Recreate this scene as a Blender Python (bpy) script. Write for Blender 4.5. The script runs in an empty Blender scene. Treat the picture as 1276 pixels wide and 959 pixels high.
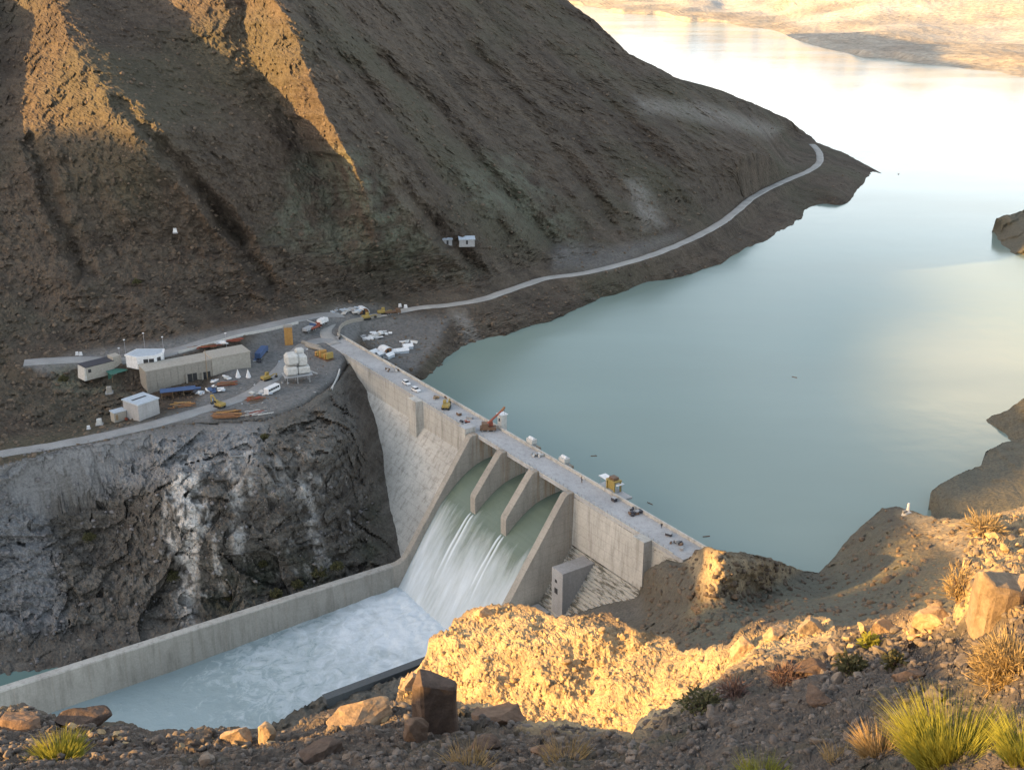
import bpy, math, random
import numpy as np
from mathutils import Matrix, Vector
random.seed(7); RNG = np.random.RandomState(11)
scn = bpy.context.scene
COL = scn.collection
rad = math.radians
# ------------------------------------------------------------------ camera geometry
F, YH, H = 1400.0, -45.0, 150.0          # focal length in photo px, horizon row, eye height above the dam crest (z = 0)
TH = math.atan((479.5 - YH) / F); SN, CS = math.sin(TH), math.cos(TH)
EYE = np.array([0, 0, H])
LAKE_Z = -8.5
def ray(u, v):
    u = np.asarray(u, float); v = np.asarray(v, float)
    up = (479.5 - v) / F
    return np.stack([(u - 638) / F + 0 * up, CS + SN * up + 0 * u, -SN + CS * up + 0 * u], -1)
def tz(u, v, z): return float((z - H) / ray(u, v)[2])
def onz(u, v, z): return EYE + tz(u, v, z) * ray(u, v)
def pix(P):
    P = np.asarray(P, float) - EYE
    de = P[..., 1] * CS - P[..., 2] * SN; up = P[..., 1] * SN + P[..., 2] * CS
    return 638 + F * P[..., 0] / de, 479.5 - F * up / de
# ------------------------------------------------------------------ noise
_perm = np.concatenate([RNG.permutation(256)] * 3)
_grad = RNG.normal(size=(256, 3)); _grad /= np.linalg.norm(_grad, axis=1)[:, None]
_rnd = RNG.rand(256, 3)
def _h(i, j, k): return _perm[_perm[_perm[i & 255] + (j & 255)] + (k & 255)]
def perlin(p):
    p = np.asarray(p, float); i = np.floor(p).astype(int); f = p - i
    w = f * f * f * (f * (f * 6 - 15) + 10); r = 0
    for a in (0, 1):
        for b in (0, 1):
            for c in (0, 1):
                g = _grad[_h(i[..., 0] + a, i[..., 1] + b, i[..., 2] + c)]
                d = f - np.array([a, b, c])
                r = r + (g * d).sum(-1) * (w[..., 0] if a else 1 - w[..., 0]) * (w[..., 1] if b else 1 - w[..., 1]) * (w[..., 2] if c else 1 - w[..., 2])
    return r * 1.5
def fbm(p, o=4, g=0.5):
    r = 0; a = 1.0; p = np.asarray(p, float)
    for k in range(o):
        r = r + a * perlin(p + 17.3 * k); p = p * 2.03; a *= g
    return r
def ridged(p, o=4, g=0.5):
    r = 0; a = 1.0; p = np.asarray(p, float)
    for k in range(o):
        r = r + a * (1 - 2 * np.abs(perlin(p + 9.1 * k))); p = p * 2.03; a *= g
    return r * 0.5
def worley(p):                               # F1 distance and a random value per cell: blocky rock
    p = np.asarray(p, float); i = np.floor(p).astype(int)
    best = np.full(p.shape[:-1], 9.0); sec = best.copy(); val = np.zeros(p.shape[:-1])
    for a in (-1, 0, 1):
        for b in (-1, 0, 1):
            for c in (-1, 0, 1):
                q = _h(i[..., 0] + a, i[..., 1] + b, i[..., 2] + c)
                d = ((i + np.array([a, b, c]) + _rnd[q] - p) ** 2).sum(-1)
                m = d < best
                sec = np.where(m, best, np.minimum(sec, d)); val = np.where(m, _rnd[q][..., 0], val); best = np.where(m, d, best)
    return np.sqrt(best), np.sqrt(sec), val
def sm(x, a, b):
    t = np.clip((np.asarray(x, float) - a) / (b - a), 0, 1); return t * t * (3 - 2 * t)
def inpoly(u, v, poly):
    r = np.zeros(np.broadcast(u, v).shape, bool); n = len(poly)
    for i in range(n):
        (x1, y1), (x2, y2) = poly[i], poly[(i + 1) % n]
        if y1 == y2: continue
        c = ((y1 > v) != (y2 > v)) & (u < (x2 - x1) * (v - y1) / (y2 - y1) + x1)
        r ^= c
    return r
def polydist(u, v, poly, closed=True):
    best = np.full(np.broadcast(u, v).shape, 1e9); n = len(poly)
    for i in range(n if closed else n - 1):
        a, b = np.array(poly[i][:2], float), np.array(poly[(i + 1) % n][:2], float)
        d = b - a; L = (d * d).sum() + 1e-9
        t = np.clip(((u - a[0]) * d[0] + (v - a[1]) * d[1]) / L, 0, 1)
        best = np.minimum(best, np.hypot(u - a[0] - t * d[0], v - a[1] - t * d[1]))
    return best
def pmask(u, v, poly, soft=10):
    s = np.where(inpoly(u, v, poly), 1, -1) * polydist(u, v, poly); return sm(s, -soft, soft)
class TPS:                                   # thin plate spline on inverse depth: exact for planes
    def __init__(s, pts):
        s.c = np.array([[p[0], p[1]] for p in pts], float) / 200
        w = []
        for p in pts:
            w.append(1 / (p[3] if p[2] == 't' else tz(p[0], p[1], p[2])))
        n = len(pts); K = s.k(s.c, s.c) + 1e-6 * np.eye(n); Pm = np.c_[np.ones(n), s.c]
        A = np.zeros((n + 3, n + 3)); A[:n, :n] = K; A[:n, n:] = Pm; A[n:, :n] = Pm.T
        s.w = np.linalg.solve(A, np.r_[np.array(w), 0, 0, 0])
    def k(s, a, b):
        r2 = ((a[:, None, :] - b[None]) ** 2).sum(-1); return 0.5 * r2 * np.log(r2 + 1e-12)
    def __call__(s, u, v):
        sh = np.shape(u); q = np.stack([np.ravel(u), np.ravel(v)], -1) / 200; out = np.empty(len(q)); n = len(s.c)
        for i in range(0, len(q), 20000):
            b = q[i:i + 20000]; out[i:i + 20000] = s.k(b, s.c) @ s.w[:n] + s.w[n] + b @ s.w[n + 1:]
        return (1 / np.clip(out, 1e-5, None)).reshape(sh)
# ------------------------------------------------------------------ dam frame: a along the crest, d downstream
DA = onz(424.8, 420.3, 0); DB = onz(865.7, 678, 0)
ax = (DB - DA) / np.linalg.norm(DB - DA); dx = np.array([ax[1], -ax[0], 0])
DROT = math.atan2(ax[1], ax[0])
def W(a, d, z): return DA + ax * a + dx * d + np.array([0, 0, z])
def fr(P): P = np.asarray(P) - DA; return np.stack([P @ ax, P @ dx, P[..., 2]], -1)
BRK = -10.0
def tdam(u, v):                              # depth of the dam's downstream face along a pixel ray
    r = ray(u, v); lo, hi = 150.0, 900.0
    for _ in range(60):
        m = (lo + hi) / 2; a, d, z = fr(EYE + m * r)
        br = BRK if a < 150 else -17.5; face = 8.7 if z > br else 8.7 + 0.77 * (br - z)
        if d < face or z < -200: hi = m
        else: lo = m
    return lo
# ------------------------------------------------------------------ object helpers
def link(name, me, mat=None, parent=None):
    o = bpy.data.objects.new(name, me); COL.objects.link(o)
    if mat is not None:
        for m in (mat if isinstance(mat, (list, tuple)) else [mat]): me.materials.append(m)
    if parent is not None: o.parent = parent
    return o
def tag(o, label=None, cat=None, group=None, kind=None):
    if label: o['label'] = label
    if cat: o['category'] = cat
    if group: o['group'] = group
    if kind: o['kind'] = kind
    return o
def empty(name, loc, rz=0, label=None, cat=None, group=None):
    o = bpy.data.objects.new(name, None); COL.objects.link(o); o.location = Vector([float(x) for x in loc]); o.rotation_euler = (0, 0, rz)
    o.empty_display_size = 0.5
    return tag(o, label, cat, group)
def mesh_from(V, Fc, smooth=False):
    me = bpy.data.meshes.new('m'); V = np.asarray(V, np.float32)
    me.from_pydata(V.tolist(), [], Fc if isinstance(Fc, list) else Fc.tolist()); me.update()
    if smooth: me.polygons.foreach_set('use_smooth', [True] * len(me.polygons))
    return me
def grid(name, G, mat, smooth=True, attrs=None, flip=False, parent=None):
    n, m = G.shape[:2]; I = np.arange(n * m).reshape(n, m)
    q = np.stack([I[:-1, :-1], I[1:, :-1], I[1:, 1:], I[:-1, 1:]], -1).reshape(-1, 4)
    if flip: q = q[:, ::-1]
    me = bpy.data.meshes.new(name); nv, nf = n * m, len(q)
    me.vertices.add(nv); me.vertices.foreach_set('co', G.reshape(-1).astype(np.float32))
    me.loops.add(nf * 4); me.loops.foreach_set('vertex_index', q.reshape(-1).astype(np.int32))
    me.polygons.add(nf); me.polygons.foreach_set('loop_start', np.arange(0, nf * 4, 4, dtype=np.int32))
    me.polygons.foreach_set('use_smooth', np.full(nf, smooth)); me.update(calc_edges=True)
    for k, a in (attrs or {}).items():
        at = me.attributes.new(k, 'FLOAT', 'POINT'); at.data.foreach_set('value', np.ascontiguousarray(a.reshape(-1), np.float32))
    return link(name, me, mat, parent)
class MB:
    def __init__(s): s.v = []; s.f = []
    def add(s, v, f):
        n = len(s.v); s.v += [tuple(map(float, x)) for x in v]; s.f += [tuple(i + n for i in q) for q in f]; return s
    def box(s, x0, x1, y0, y1, z0, z1, tp=0.0, M=None):
        v = [(x0, y0, z0), (x1, y0, z0), (x1, y1, z0), (x0, y1, z0), (x0 + tp, y0 + tp, z1), (x1 - tp, y0 + tp, z1), (x1 - tp, y1 - tp, z1), (x0 + tp, y1 - tp, z1)]
        if M is not None: v = [tuple(M @ Vector(p)) for p in v]
        return s.add(v, [(3, 2, 1, 0), (4, 5, 6, 7), (0, 1, 5, 4), (1, 2, 6, 5), (2, 3, 7, 6), (3, 0, 4, 7)])
    def prism(s, prof, x0, x1, axis='x'):    # prof: list of (y, z), swept along x; or (x, z) swept along y; or (x, y) swept along z
        n = len(prof)
        mk = {'x': lambda p, t: (t, p[0], p[1]), 'y': lambda p, t: (p[0], t, p[1]), 'z': lambda p, t: (p[0], p[1], t)}[axis]
        v = [mk(p, x0) for p in prof] + [mk(p, x1) for p in prof]
        f = [tuple(range(n)), tuple(range(2 * n - 1, n - 1, -1))] + [(i, i + n, (i + 1) % n + n, (i + 1) % n) for i in range(n)]
        return s.add(v, f)
    def tube(s, p, q, r0, r1=None, n=8):
        r1 = r0 if r1 is None else r1; p, q = Vector([float(x) for x in p]), Vector([float(x) for x in q]); d = (q - p)
        M = d.to_track_quat('Z', 'Y').to_matrix(); v = []
        for c, r in ((p, r0), (q, r1)):
            for k in range(n):
                a = 2 * math.pi * k / n; v.append(c + M @ Vector((r * math.cos(a), r * math.sin(a), 0)))
        return s.add(v, [tuple(range(n - 1, -1, -1)), tuple(range(n, 2 * n))] + [(k, (k + 1) % n, n + (k + 1) % n, n + k) for k in range(n)])
    def build(s, name, mat, parent=None, bevel=0.0, smooth=False):
        me = mesh_from(s.v, s.f, smooth)
        import bmesh
        bm = bmesh.new(); bm.from_mesh(me); bmesh.ops.recalc_face_normals(bm, faces=bm.faces)
        if bevel: bmesh.ops.bevel(bm, geom=bm.edges[:], offset=bevel, segments=1, affect='EDGES', clamp_overlap=True)
        bm.to_mesh(me); bm.free()
        return link(name, me, mat, parent)
# ------------------------------------------------------------------ materials
class NT:
    def __init__(s, name):
        s.m = bpy.data.materials.new(name); s.m.use_nodes = True; s.t = s.m.node_tree; s.n = s.t.nodes
        s.p = s.n['Principled BSDF']; s.out = s.n['Material Output']
    def new(s, ty, **k):
        n = s.n.new(ty)
        for a, b in k.items():
            if hasattr(n, a): setattr(n, a, b)
            else: n.inputs[a].default_value = b
        return n
    def L(s, a, b): s.t.links.new(a, b)
    def pos(s, scale=(1, 1, 1), obj=False, rot=(0, 0, 0)):
        g = s.new('ShaderNodeTexCoord').outputs['Object'] if obj else s.new('ShaderNodeNewGeometry').outputs['Position']
        m = s.new('ShaderNodeMapping'); m.inputs['Scale'].default_value = scale; m.inputs['Rotation'].default_value = rot
        s.L(g, m.inputs['Vector']); return m.outputs['Vector']
    def noise(s, vec, scale, detail=6, rough=0.6, dist=0.0):
        n = s.new('ShaderNodeTexNoise'); n.inputs['Scale'].default_value = scale; n.inputs['Detail'].default_value = detail
        n.inputs['Roughness'].default_value = rough; n.inputs['Distortion'].default_value = dist
        s.L(vec, n.inputs['Vector']); return n.outputs['Fac']
    def voro(s, vec, scale, feature='F1', out='Distance'):
        n = s.new('ShaderNodeTexVoronoi'); n.feature = feature; n.inputs['Scale'].default_value = scale; s.L(vec, n.inputs['Vector']); return n.outputs[out]
    def ramp(s, fac, stops):
        n = s.new('ShaderNodeValToRGB'); e = n.color_ramp.elements
        while len(e) < len(stops): e.new(0.5)
        for k, (p, c) in enumerate(stops):
            e[k].position = p; e[k].color = (*c, 1) if isinstance(c, (tuple, list)) else (c, c, c, 1)
        s.L(fac, n.inputs[0]); return n.outputs[0]
    def mix(s, fac, a, b, bt='MIX'):
        n = s.new('ShaderNodeMix', data_type='RGBA', blend_type=bt)
        for i, x in ((0, fac), (6, a), (7, b)):
            if hasattr(x, 'links'): s.L(x, n.inputs[i])
            else: n.inputs[i].default_value = (*x, 1) if isinstance(x, (tuple, list)) else x
        return n.outputs[2]
    def math(s, op, a, b=0.0):
        n = s.new('ShaderNodeMath', operation=op)
        for i, x in ((0, a), (1, b)):
            if hasattr(x, 'links'): s.L(x, n.inputs[i])
            else: n.inputs[i].default_value = x
        return n.outputs[0]
    def attr(s, name): return s.new('ShaderNodeAttribute', attribute_name=name).outputs['Fac']
    def bump(s, h, strength=0.5, dist=0.1, prev=None):
        n = s.new('ShaderNodeBump'); n.inputs['Strength'].default_value = strength; n.inputs['Distance'].default_value = dist
        s.L(h, n.inputs['Height'])
        if prev is not None: s.L(prev, n.inputs['Normal'])
        return n.outputs['Normal']
    def done(s, col, rough=0.9, normal=None, spec=0.2, metal=0.0):
        if hasattr(col, 'links'): s.L(col, s.p.inputs['Base Color'])
        else: s.p.inputs['Base Color'].default_value = (*col, 1)
        if hasattr(rough, 'links'): s.L(rough, s.p.inputs['Roughness'])
        else: s.p.inputs['Roughness'].default_value = rough
        s.p.inputs['Specular IOR Level'].default_value = spec; s.p.inputs['Metallic'].default_value = metal
        if normal is not None: s.L(normal, s.p.inputs['Normal'])
        return s.m
def rock_mat(name, cols, size, pal=None, olive=None, grey=None, strata=0.0, bump=1.0, streak=None):
    t = NT(name); p = t.pos()
    big = t.noise(p, 1 / (size * 30), 5, 0.6); mid = t.noise(p, 1 / (size * 5), 8, 0.7); fine = t.noise(p, 1 / (size * 0.8), 8, 0.75)
    c = t.mix(t.ramp(big, [(0.35, 0.0), (0.65, 1.0)]), cols[0], cols[1])
    c = t.mix(t.ramp(mid, [(0.42, 0.0), (0.62, 1.0)]), c, cols[2])
    if strata:
        q = t.pos((0.02, 0.02, 0.45)); st = t.noise(q, 1.0, 5, 0.6)
        c = t.mix(t.math('MULTIPLY', t.ramp(st, [(0.45, 0.0), (0.58, 1.0)]), strata), c, cols[3])
    if streak:
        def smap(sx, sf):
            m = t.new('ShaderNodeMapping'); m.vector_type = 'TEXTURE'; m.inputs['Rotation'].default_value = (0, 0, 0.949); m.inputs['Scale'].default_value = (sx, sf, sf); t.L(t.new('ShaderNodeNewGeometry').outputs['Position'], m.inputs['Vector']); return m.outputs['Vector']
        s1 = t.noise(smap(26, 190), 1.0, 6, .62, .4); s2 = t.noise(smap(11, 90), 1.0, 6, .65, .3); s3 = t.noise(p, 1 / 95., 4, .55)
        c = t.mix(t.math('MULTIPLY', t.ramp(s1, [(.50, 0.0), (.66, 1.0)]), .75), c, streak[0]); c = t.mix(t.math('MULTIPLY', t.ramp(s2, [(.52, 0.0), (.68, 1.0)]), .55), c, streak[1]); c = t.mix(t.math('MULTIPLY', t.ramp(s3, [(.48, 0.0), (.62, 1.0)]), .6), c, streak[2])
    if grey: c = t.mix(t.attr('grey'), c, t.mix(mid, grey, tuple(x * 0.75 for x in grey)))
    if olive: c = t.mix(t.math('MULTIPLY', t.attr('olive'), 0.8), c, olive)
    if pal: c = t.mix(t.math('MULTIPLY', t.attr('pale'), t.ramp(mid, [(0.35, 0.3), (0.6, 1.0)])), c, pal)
    c = t.mix(1.0, c, t.ramp(fine, [(0.3, 0.55), (0.5, 1.0), (0.72, 1.35)]), 'MULTIPLY')
    vo = t.voro(p, 1 / (size * 1.2))
    n = t.bump(vo, 0.55 * bump, size * 0.55); n = t.bump(fine, 0.6 * bump, size * 0.35, n)
    return t.done(c, 0.95, n, 0.1)
M = {}
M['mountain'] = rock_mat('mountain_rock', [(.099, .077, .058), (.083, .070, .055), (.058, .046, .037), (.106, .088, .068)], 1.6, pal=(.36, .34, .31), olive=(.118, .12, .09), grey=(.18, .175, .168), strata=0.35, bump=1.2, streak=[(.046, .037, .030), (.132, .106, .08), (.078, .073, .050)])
M['cliff'] = rock_mat('cliff_rock', [(.098, .088, .076), (.114, .104, .09), (.066, .058, .05), (.155, .143, .125)], 1.0, pal=(.46, .44, .41), olive=(.055, .06, .045), grey=(.24, .24, .24), strata=0.5, bump=0.9)
M['bank'] = rock_mat('bank_rock', [(.13, .112, .085), (.115, .104, .082), (.095, .083, .066), (.15, .13, .1)], 0.9, pal=(.34, .26, .16), olive=(.12, .12, .092), grey=(.17, .16, .145), strata=0.15, bump=1.0)
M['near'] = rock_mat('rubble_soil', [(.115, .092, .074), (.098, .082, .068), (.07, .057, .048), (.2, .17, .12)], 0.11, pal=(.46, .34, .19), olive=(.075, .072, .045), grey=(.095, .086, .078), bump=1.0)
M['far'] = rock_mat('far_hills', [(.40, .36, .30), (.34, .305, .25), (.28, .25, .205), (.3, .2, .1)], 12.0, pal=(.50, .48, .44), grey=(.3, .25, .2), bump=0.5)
M['ridge'] = rock_mat('ridge_rock', [(.175, .135, .105), (.15, .125, .10), (.115, .09, .072), (.19, .165, .13)], 8.0)
def stone_mat(name, c0, c1, size):
    t = NT(name); p = t.pos(); oi = t.new('ShaderNodeObjectInfo').outputs['Random']
    a = t.noise(p, 1 / size, 8, 0.7); b = t.noise(p, 6 / size, 8, 0.75)
    c = t.mix(t.ramp(a, [(0.35, 0.0), (0.65, 1.0)]), c0, c1); c = t.mix(1.0, c, t.ramp(b, [(0.3, 0.6), (0.7, 1.3)]), 'MULTIPLY')
    c = t.mix(1.0, c, t.ramp(oi, [(0.0, (.75, .75, .78)), (1.0, (1.2, 1.1, 1.0))]), 'MULTIPLY')
    n = t.bump(b, 0.7, size * 0.1); n = t.bump(t.voro(p, 2.5 / size), 0.4, size * 0.12, n)
    return t.done(c, 0.92, n, 0.15)
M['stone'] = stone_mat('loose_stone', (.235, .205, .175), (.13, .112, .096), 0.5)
M['ochre'] = stone_mat('sunlit_stone', (.44, .335, .195), (.28, .215, .13), 0.5)  # sunlight put into the colour: lighter stones for the sunlit ground
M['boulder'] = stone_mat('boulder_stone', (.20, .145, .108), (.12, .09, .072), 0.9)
M['sunlitboulder'] = stone_mat('sunlit_boulder_stone', (.42, .32, .21), (.28, .215, .15), 0.9)  # lit copy of the boulder stone, sunlight put into its colour
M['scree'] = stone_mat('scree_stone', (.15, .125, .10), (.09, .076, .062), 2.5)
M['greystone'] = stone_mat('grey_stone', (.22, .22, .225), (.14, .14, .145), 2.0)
def concrete(name, base, stain=0.62, joints=True, rust=0.0):
    t = NT(name); p = t.pos(obj=True)
    big = t.noise(p, 0.06, 6, 0.6); st = t.noise(t.pos((0.5, 0.5, 0.06), obj=True), 1.0, 7, 0.7); fine = t.noise(p, 1.8, 8, 0.75)
    c = t.mix(t.ramp(big, [(0.35, 0.0), (0.65, 1.0)]), base, tuple(x * 0.8 for x in base))
    c = t.mix(t.math('MULTIPLY', t.ramp(st, [(0.48, 0.0), (0.72, 1.0)]), stain), c, (.13, .12, .10))
    if rust: c = t.mix(t.math('MULTIPLY', t.ramp(t.noise(t.pos((0.9, 0.9, 0.05), obj=True), 1.0, 6, 0.7), [(0.45, 0.0), (0.6, 1.0)]), t.math('MULTIPLY', t.attr('rust'), rust)), c, (.25, .16, .09))
    c = t.mix(1.0, c, t.ramp(fine, [(0.3, 0.8), (0.7, 1.12)]), 'MULTIPLY')
    n = t.bump(fine, 0.4, 0.08)
    if joints:
        w = t.new('ShaderNodeTexWave', wave_type='BANDS', bands_direction='Z'); w.inputs['Scale'].default_value = 0.105; w.inputs['Distortion'].default_value = 0.6; w.inputs['Detail'].default_value = 2
        t.L(p, w.inputs['Vector']); jl = t.ramp(w.outputs['Fac'], [(0.0, 1.0), (0.04, 0.0)])
        c = t.mix(t.math('MULTIPLY', jl, 0.2), c, (.15, .14, .12))
    return t.done(c, 0.9, n, 0.2)
M['concrete'] = concrete('dam_concrete', (.51, .49, .445))
def stepped():
    t = NT('stepped_concrete'); p = t.pos(obj=True); a = t.noise(t.pos((.35, 1.2, 1.15), obj=True), 1.0, 5, 0.7); b = t.noise(p, .09, 5, .6); f = t.noise(p, 1.8, 8, .75)
    k = t.math('ADD', a, t.math('MULTIPLY', t.math('SUBTRACT', b, .5), .9)); c = t.mix(t.ramp(k, [(.50, 0.0), (.60, 1.0)]), (.44, .42, .375), (.15, .14, .115)); c = t.mix(1.0, c, t.ramp(f, [(.3, .75), (.7, 1.15)]), 'MULTIPLY')
    return t.done(c, .92, t.bump(f, .5, .12), .15)
M['concrete_step'] = stepped()
M['concrete_pier'] = concrete('pier_concrete', (.36, .33, .285), 0.45, True, 0.9)
M['concrete_wall'] = concrete('basin_concrete', (.36, .34, .30), 0.55, False)
M['deck'] = concrete('deck_concrete', (.43, .43, .43), 0.35, False)
M['concrete_shaded'] = concrete('shaded_concrete', (.10, .108, .112), 0.3, False)  # basin concrete darkened: shade of the right wall put into the colour
M['block'] = concrete('block_concrete', (.36, .355, .35), 0.3, False)
def plain(name, c, rough=0.6, metal=0.0, var=0.25, spec=0.4):
    t = NT(name); p = t.pos(obj=True); f = t.noise(p, 1.3, 6, 0.7)
    return t.done(t.mix(1.0, c, t.ramp(f, [(0.3, 1 - var), (0.7, 1 + var * 0.6)]), 'MULTIPLY'), rough, None, spec, metal)
for k, c in dict(white=(.68, .68, .68), offwhite=(.50, .49, .46), bluegrey=(.40, .45, .50), blue=(.05, .09, .19), orange=(.42, .23, .07), yellow=(.32, .235, .07), red=(.27, .075, .045), rust=(.26, .12, .05),
                 brown=(.15, .09, .055), beige=(.35, .325, .28), grey=(.33, .33, .33), dark=(.03, .03, .032), tyre=(.02, .02, .02), green=(.06, .17, .13), wood=(.30, .21, .12), steel=(.35, .36, .37), cloth=(.05, .05, .06), skin=(.32, .2, .14), tan=(.28, .258, .222)).items():
    M[k] = plain('paint_' + k, c)
t = NT('vehicle_glass'); M['glass'] = t.done((.02, .025, .03), 0.08, None, 0.6)
def gravel(name, c, size=0.5):
    t = NT(name); p = t.pos(); a = t.noise(p, 0.12, 6, 0.6); b = t.noise(p, 2.2, 8, 0.8)
    k = t.mix(t.ramp(a, [(0.35, 0.0), (0.65, 1.0)]), c, tuple(x * 0.78 for x in c)); k = t.mix(1.0, k, t.ramp(b, [(0.3, 0.75), (0.7, 1.2)]), 'MULTIPLY')
    return t.done(k, 0.95, t.bump(b, 0.4, 0.15), 0.1)
M['road'] = gravel('gravel_road', (.36, .345, .32)); M['road_grey'] = gravel('grey_gravel', (.29, .29, .285))
# water
def water_mat(name, col, rough=0.06, bump=0.02, scale=0.25, foam=False, stretch=(1, 1, 1)):
    t = NT(name); p = t.pos(stretch); n1 = t.noise(p, scale, 4, 0.55); n2 = t.noise(t.pos((0.004, 0.012, 1)), 1.0, 5, 0.6)
    nm = t.bump(n1, 1.0, bump)
    c = t.mix(t.ramp(n2, [(0.35, 0.0), (0.65, 1.0)]), col, tuple(x * 0.9 for x in col)); r = t.ramp(n2, [(0.35, rough), (0.65, rough * 1.7)])
    t.p.inputs['IOR'].default_value = 1.333
    if foam:
        fo = t.attr('foam'); st = t.noise(t.pos((.9, .16, .16), obj=True), 1.0, 7, 0.7); cl = t.noise(t.pos(obj=True), 0.22, 8, 0.72, 1.2)
        k = t.math('ADD', fo, t.math('MULTIPLY', t.math('SUBTRACT', st if foam == 'chute' else cl, 0.5), .42 if foam == 'chute' else 1.4))
        k = t.ramp(k, [(0.25, 0.0), (0.95, 1.0)])
        c = t.mix(k, c, (.60, .66, .70)); r = t.math('ADD', t.math('MULTIPLY', k, 0.6), 0.15)
        nm = t.bump(cl, 0.6, 0.35, nm)
    return t.done(c, r, nm, 0.5)
M['lake'] = water_mat('lake_water', (.19, .25, .22), 0.10, 0.055, 0.10)
M['river'] = water_mat('river_water', (.13, .20, .185), 0.12, 0.1, 0.4)
M['chute'] = water_mat('chute_water', (.125, .16, .125), 0.15, 0.05, 0.6, 'chute')
M['basin'] = water_mat('basin_water', (.27, .34, .35), 0.2, 0.25, 0.4, 'basin')
def leaf(name, c, tr=0.4):
    t = NT(name); oi = t.new('ShaderNodeNewGeometry'); f = t.noise(t.pos(), 14.0, 4, 0.6)
    k = t.mix(1.0, c, t.ramp(f, [(0.3, 0.6), (0.7, 1.35)]), 'MULTIPLY')
    d = t.new('ShaderNodeBsdfDiffuse'); e = t.new('ShaderNodeBsdfTranslucent'); m = t.new('ShaderNodeMixShader'); m.inputs[0].default_value = tr
    t.L(k, d.inputs['Color']); t.L(k, e.inputs['Color']); t.L(d.outputs[0], m.inputs[1]); t.L(e.outputs[0], m.inputs[2]); t.L(m.outputs[0], t.out.inputs['Surface'])
    return t.m
M['grass_green'] = leaf('green_grass', (.27, .27, .055)); M['grass_dry'] = leaf('dry_grass', (.36, .26, .13)); M['shrub'] = leaf('shrub_leaf', (.12, .115, .06), 0.25); M['twig'] = leaf('dry_twig', (.15, .10, .085), 0.1); M['straw'] = leaf('straw', (.36, .27, .14))
# ================================================================== SETTING: LEFT BANK (mountain, yard, gorge cliff)
SHORE = [(530, 475), (548, 462), (585, 437), (630, 422), (683, 402), (715, 390), (770, 370), (850, 350), (900, 330), (960, 302), (1000, 278), (1006, 265), (1045, 257), (1068, 240), (1105, 220)]
ctl = [(u, v, LAKE_Z) for u, v in SHORE] + [(u + 26, v + 9, -17) for u, v in SHORE[:-1]] + [(u + 62, v + 20, -30) for u, v in SHORE[1:-1:2]] + [(1128, 224, -13)]
ctl += [(520, 385, .5), (560, 380, .5), (600, 373, .5), (640, 360, .5), (680, 347, .5), (730, 340, .7), (800, 322, 1), (850, 303, 1.2), (900, 277, 1.5), (940, 245, 1.8), (980, 225, 2), (1015, 210, 2), (1022, 195, 2)]
ctl += [(1060, 225, -3)]
ctl += [(985, 150, 't', 985), (1018, 178, 't', 985), (1050, 190, 't', 965), (1080, 207, 't', 930), (985, 172, 't', 972), (960, 138, 't', 955), (900, 113, 't', 880), (845, 98, 't', 835), (780, 65, 't', 830), (745, 30, 't', 840), (705, 0, 't', 855)]
ctl += [(950, 200, 't', 772), (850, 200, 't', 708), (750, 200, 't', 672), (600, 200, 't', 616), (450, 200, 't', 560), (300, 200, 't', 512), (50, 300, 't', 481), (50, 150, 't', 522), (300, 300, 't', 505), (450, 300, 't', 527), (600, 300, 't', 558)]
ctl += [(0, 0, 't', 582), (150, 0, 't', 600), (300, 0, 't', 592), (450, 0, 't', 664), (600, 0, 't', 765), (-200, 0, 't', 555), (-200, 300, 't', 470), (50, 400, 't', 457), (300, 375, 't', 490), (450, 360, 't', 520)]
ctl += [(0, -300, 't', 720), (300, -300, 't', 800), (450, -300, 't', 880), (600, -120, 't', 860)]
ctl += [(-200, 590, -4), (0, 570, -3), (100, 545, -2.5), (160, 528, -2), (240, 515, -1.5), (330, 505, -1.5), (395, 425, 0), (430, 440, -.5), (350, 470, -1), (300, 490, -1.2), (330, 450, -.5), (340, 430, .3), (400, 412, .6)]
ctl += [(-150, 470, 6), (0, 462, 5), (60, 452, 5), (120, 446, 5), (180, 446, 5), (250, 430, 5.5), (320, 412, 5.5), (370, 398, 5), (420, 388, 3.5), (445, 385, 2.8), (470, 385, 2)]
ctl += [(60, 478, 2), (110, 490, 0), (0, 500, 1.5)]
ctl += [(500, 430, -4.2), (470, 422, -3.6), (452, 408, -2.5), (530, 428, -4.2), (560, 402, -2.2), (490, 450, -5), (512, 462, -6.2)]
EDGE = [(-200, 600), (0, 582), (60, 566), (140, 549), (220, 532), (330, 525), (380, 505), (420, 476), (436, 452)]
EZ = [-4, -3.5, -3, -2.6, -2.1, -2.2, -2.6, -3, -2.5]
ctl += [(u, v, z) for (u, v), z in zip(EDGE, EZ)]
tpsM = TPS(ctl)
cc = [(u, v, z) for (u, v), z in zip(EDGE, EZ)]
CONT = [(446, 470), (458, 500), (470, 540), (478, 590), (486, 640), (496, 690)]
cc += [(u, v, 't', tdam(u, v) - (1 if u > 446 else 0)) for u, v in CONT] + [(u + 45, v, 't', tdam(u + 45, v) + 14) for u, v in CONT]
def bw(d, off, z): u, v = pix(W(122 - off, d, z)); return (float(u), float(v), z)
cc += [bw(44, 5, -42), bw(60, 6, -43), bw(78, 7, -44), bw(98, 9, -46), bw(115, 12, -50.5), bw(135, 17, -52.5), bw(160, 24, -52.5), bw(190, 30, -52.5)]
cc += [bw(60, -2, -58), bw(115, -2, -60), bw(160, -2, -60), bw(200, -2, -60)]
cc += [(150, 660, 't', 376), (90, 640, 't', 378), (232, 630, 't', 361), (300, 620, 't', 366), (400, 600, 't', 381), (40, 700, 't', 364), (-150, 720, 't', 352), (330, 575, 't', 376), (60, 610, 't', 381), (430, 540, 't', 402)]
tpsC = TPS(cc)
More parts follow.
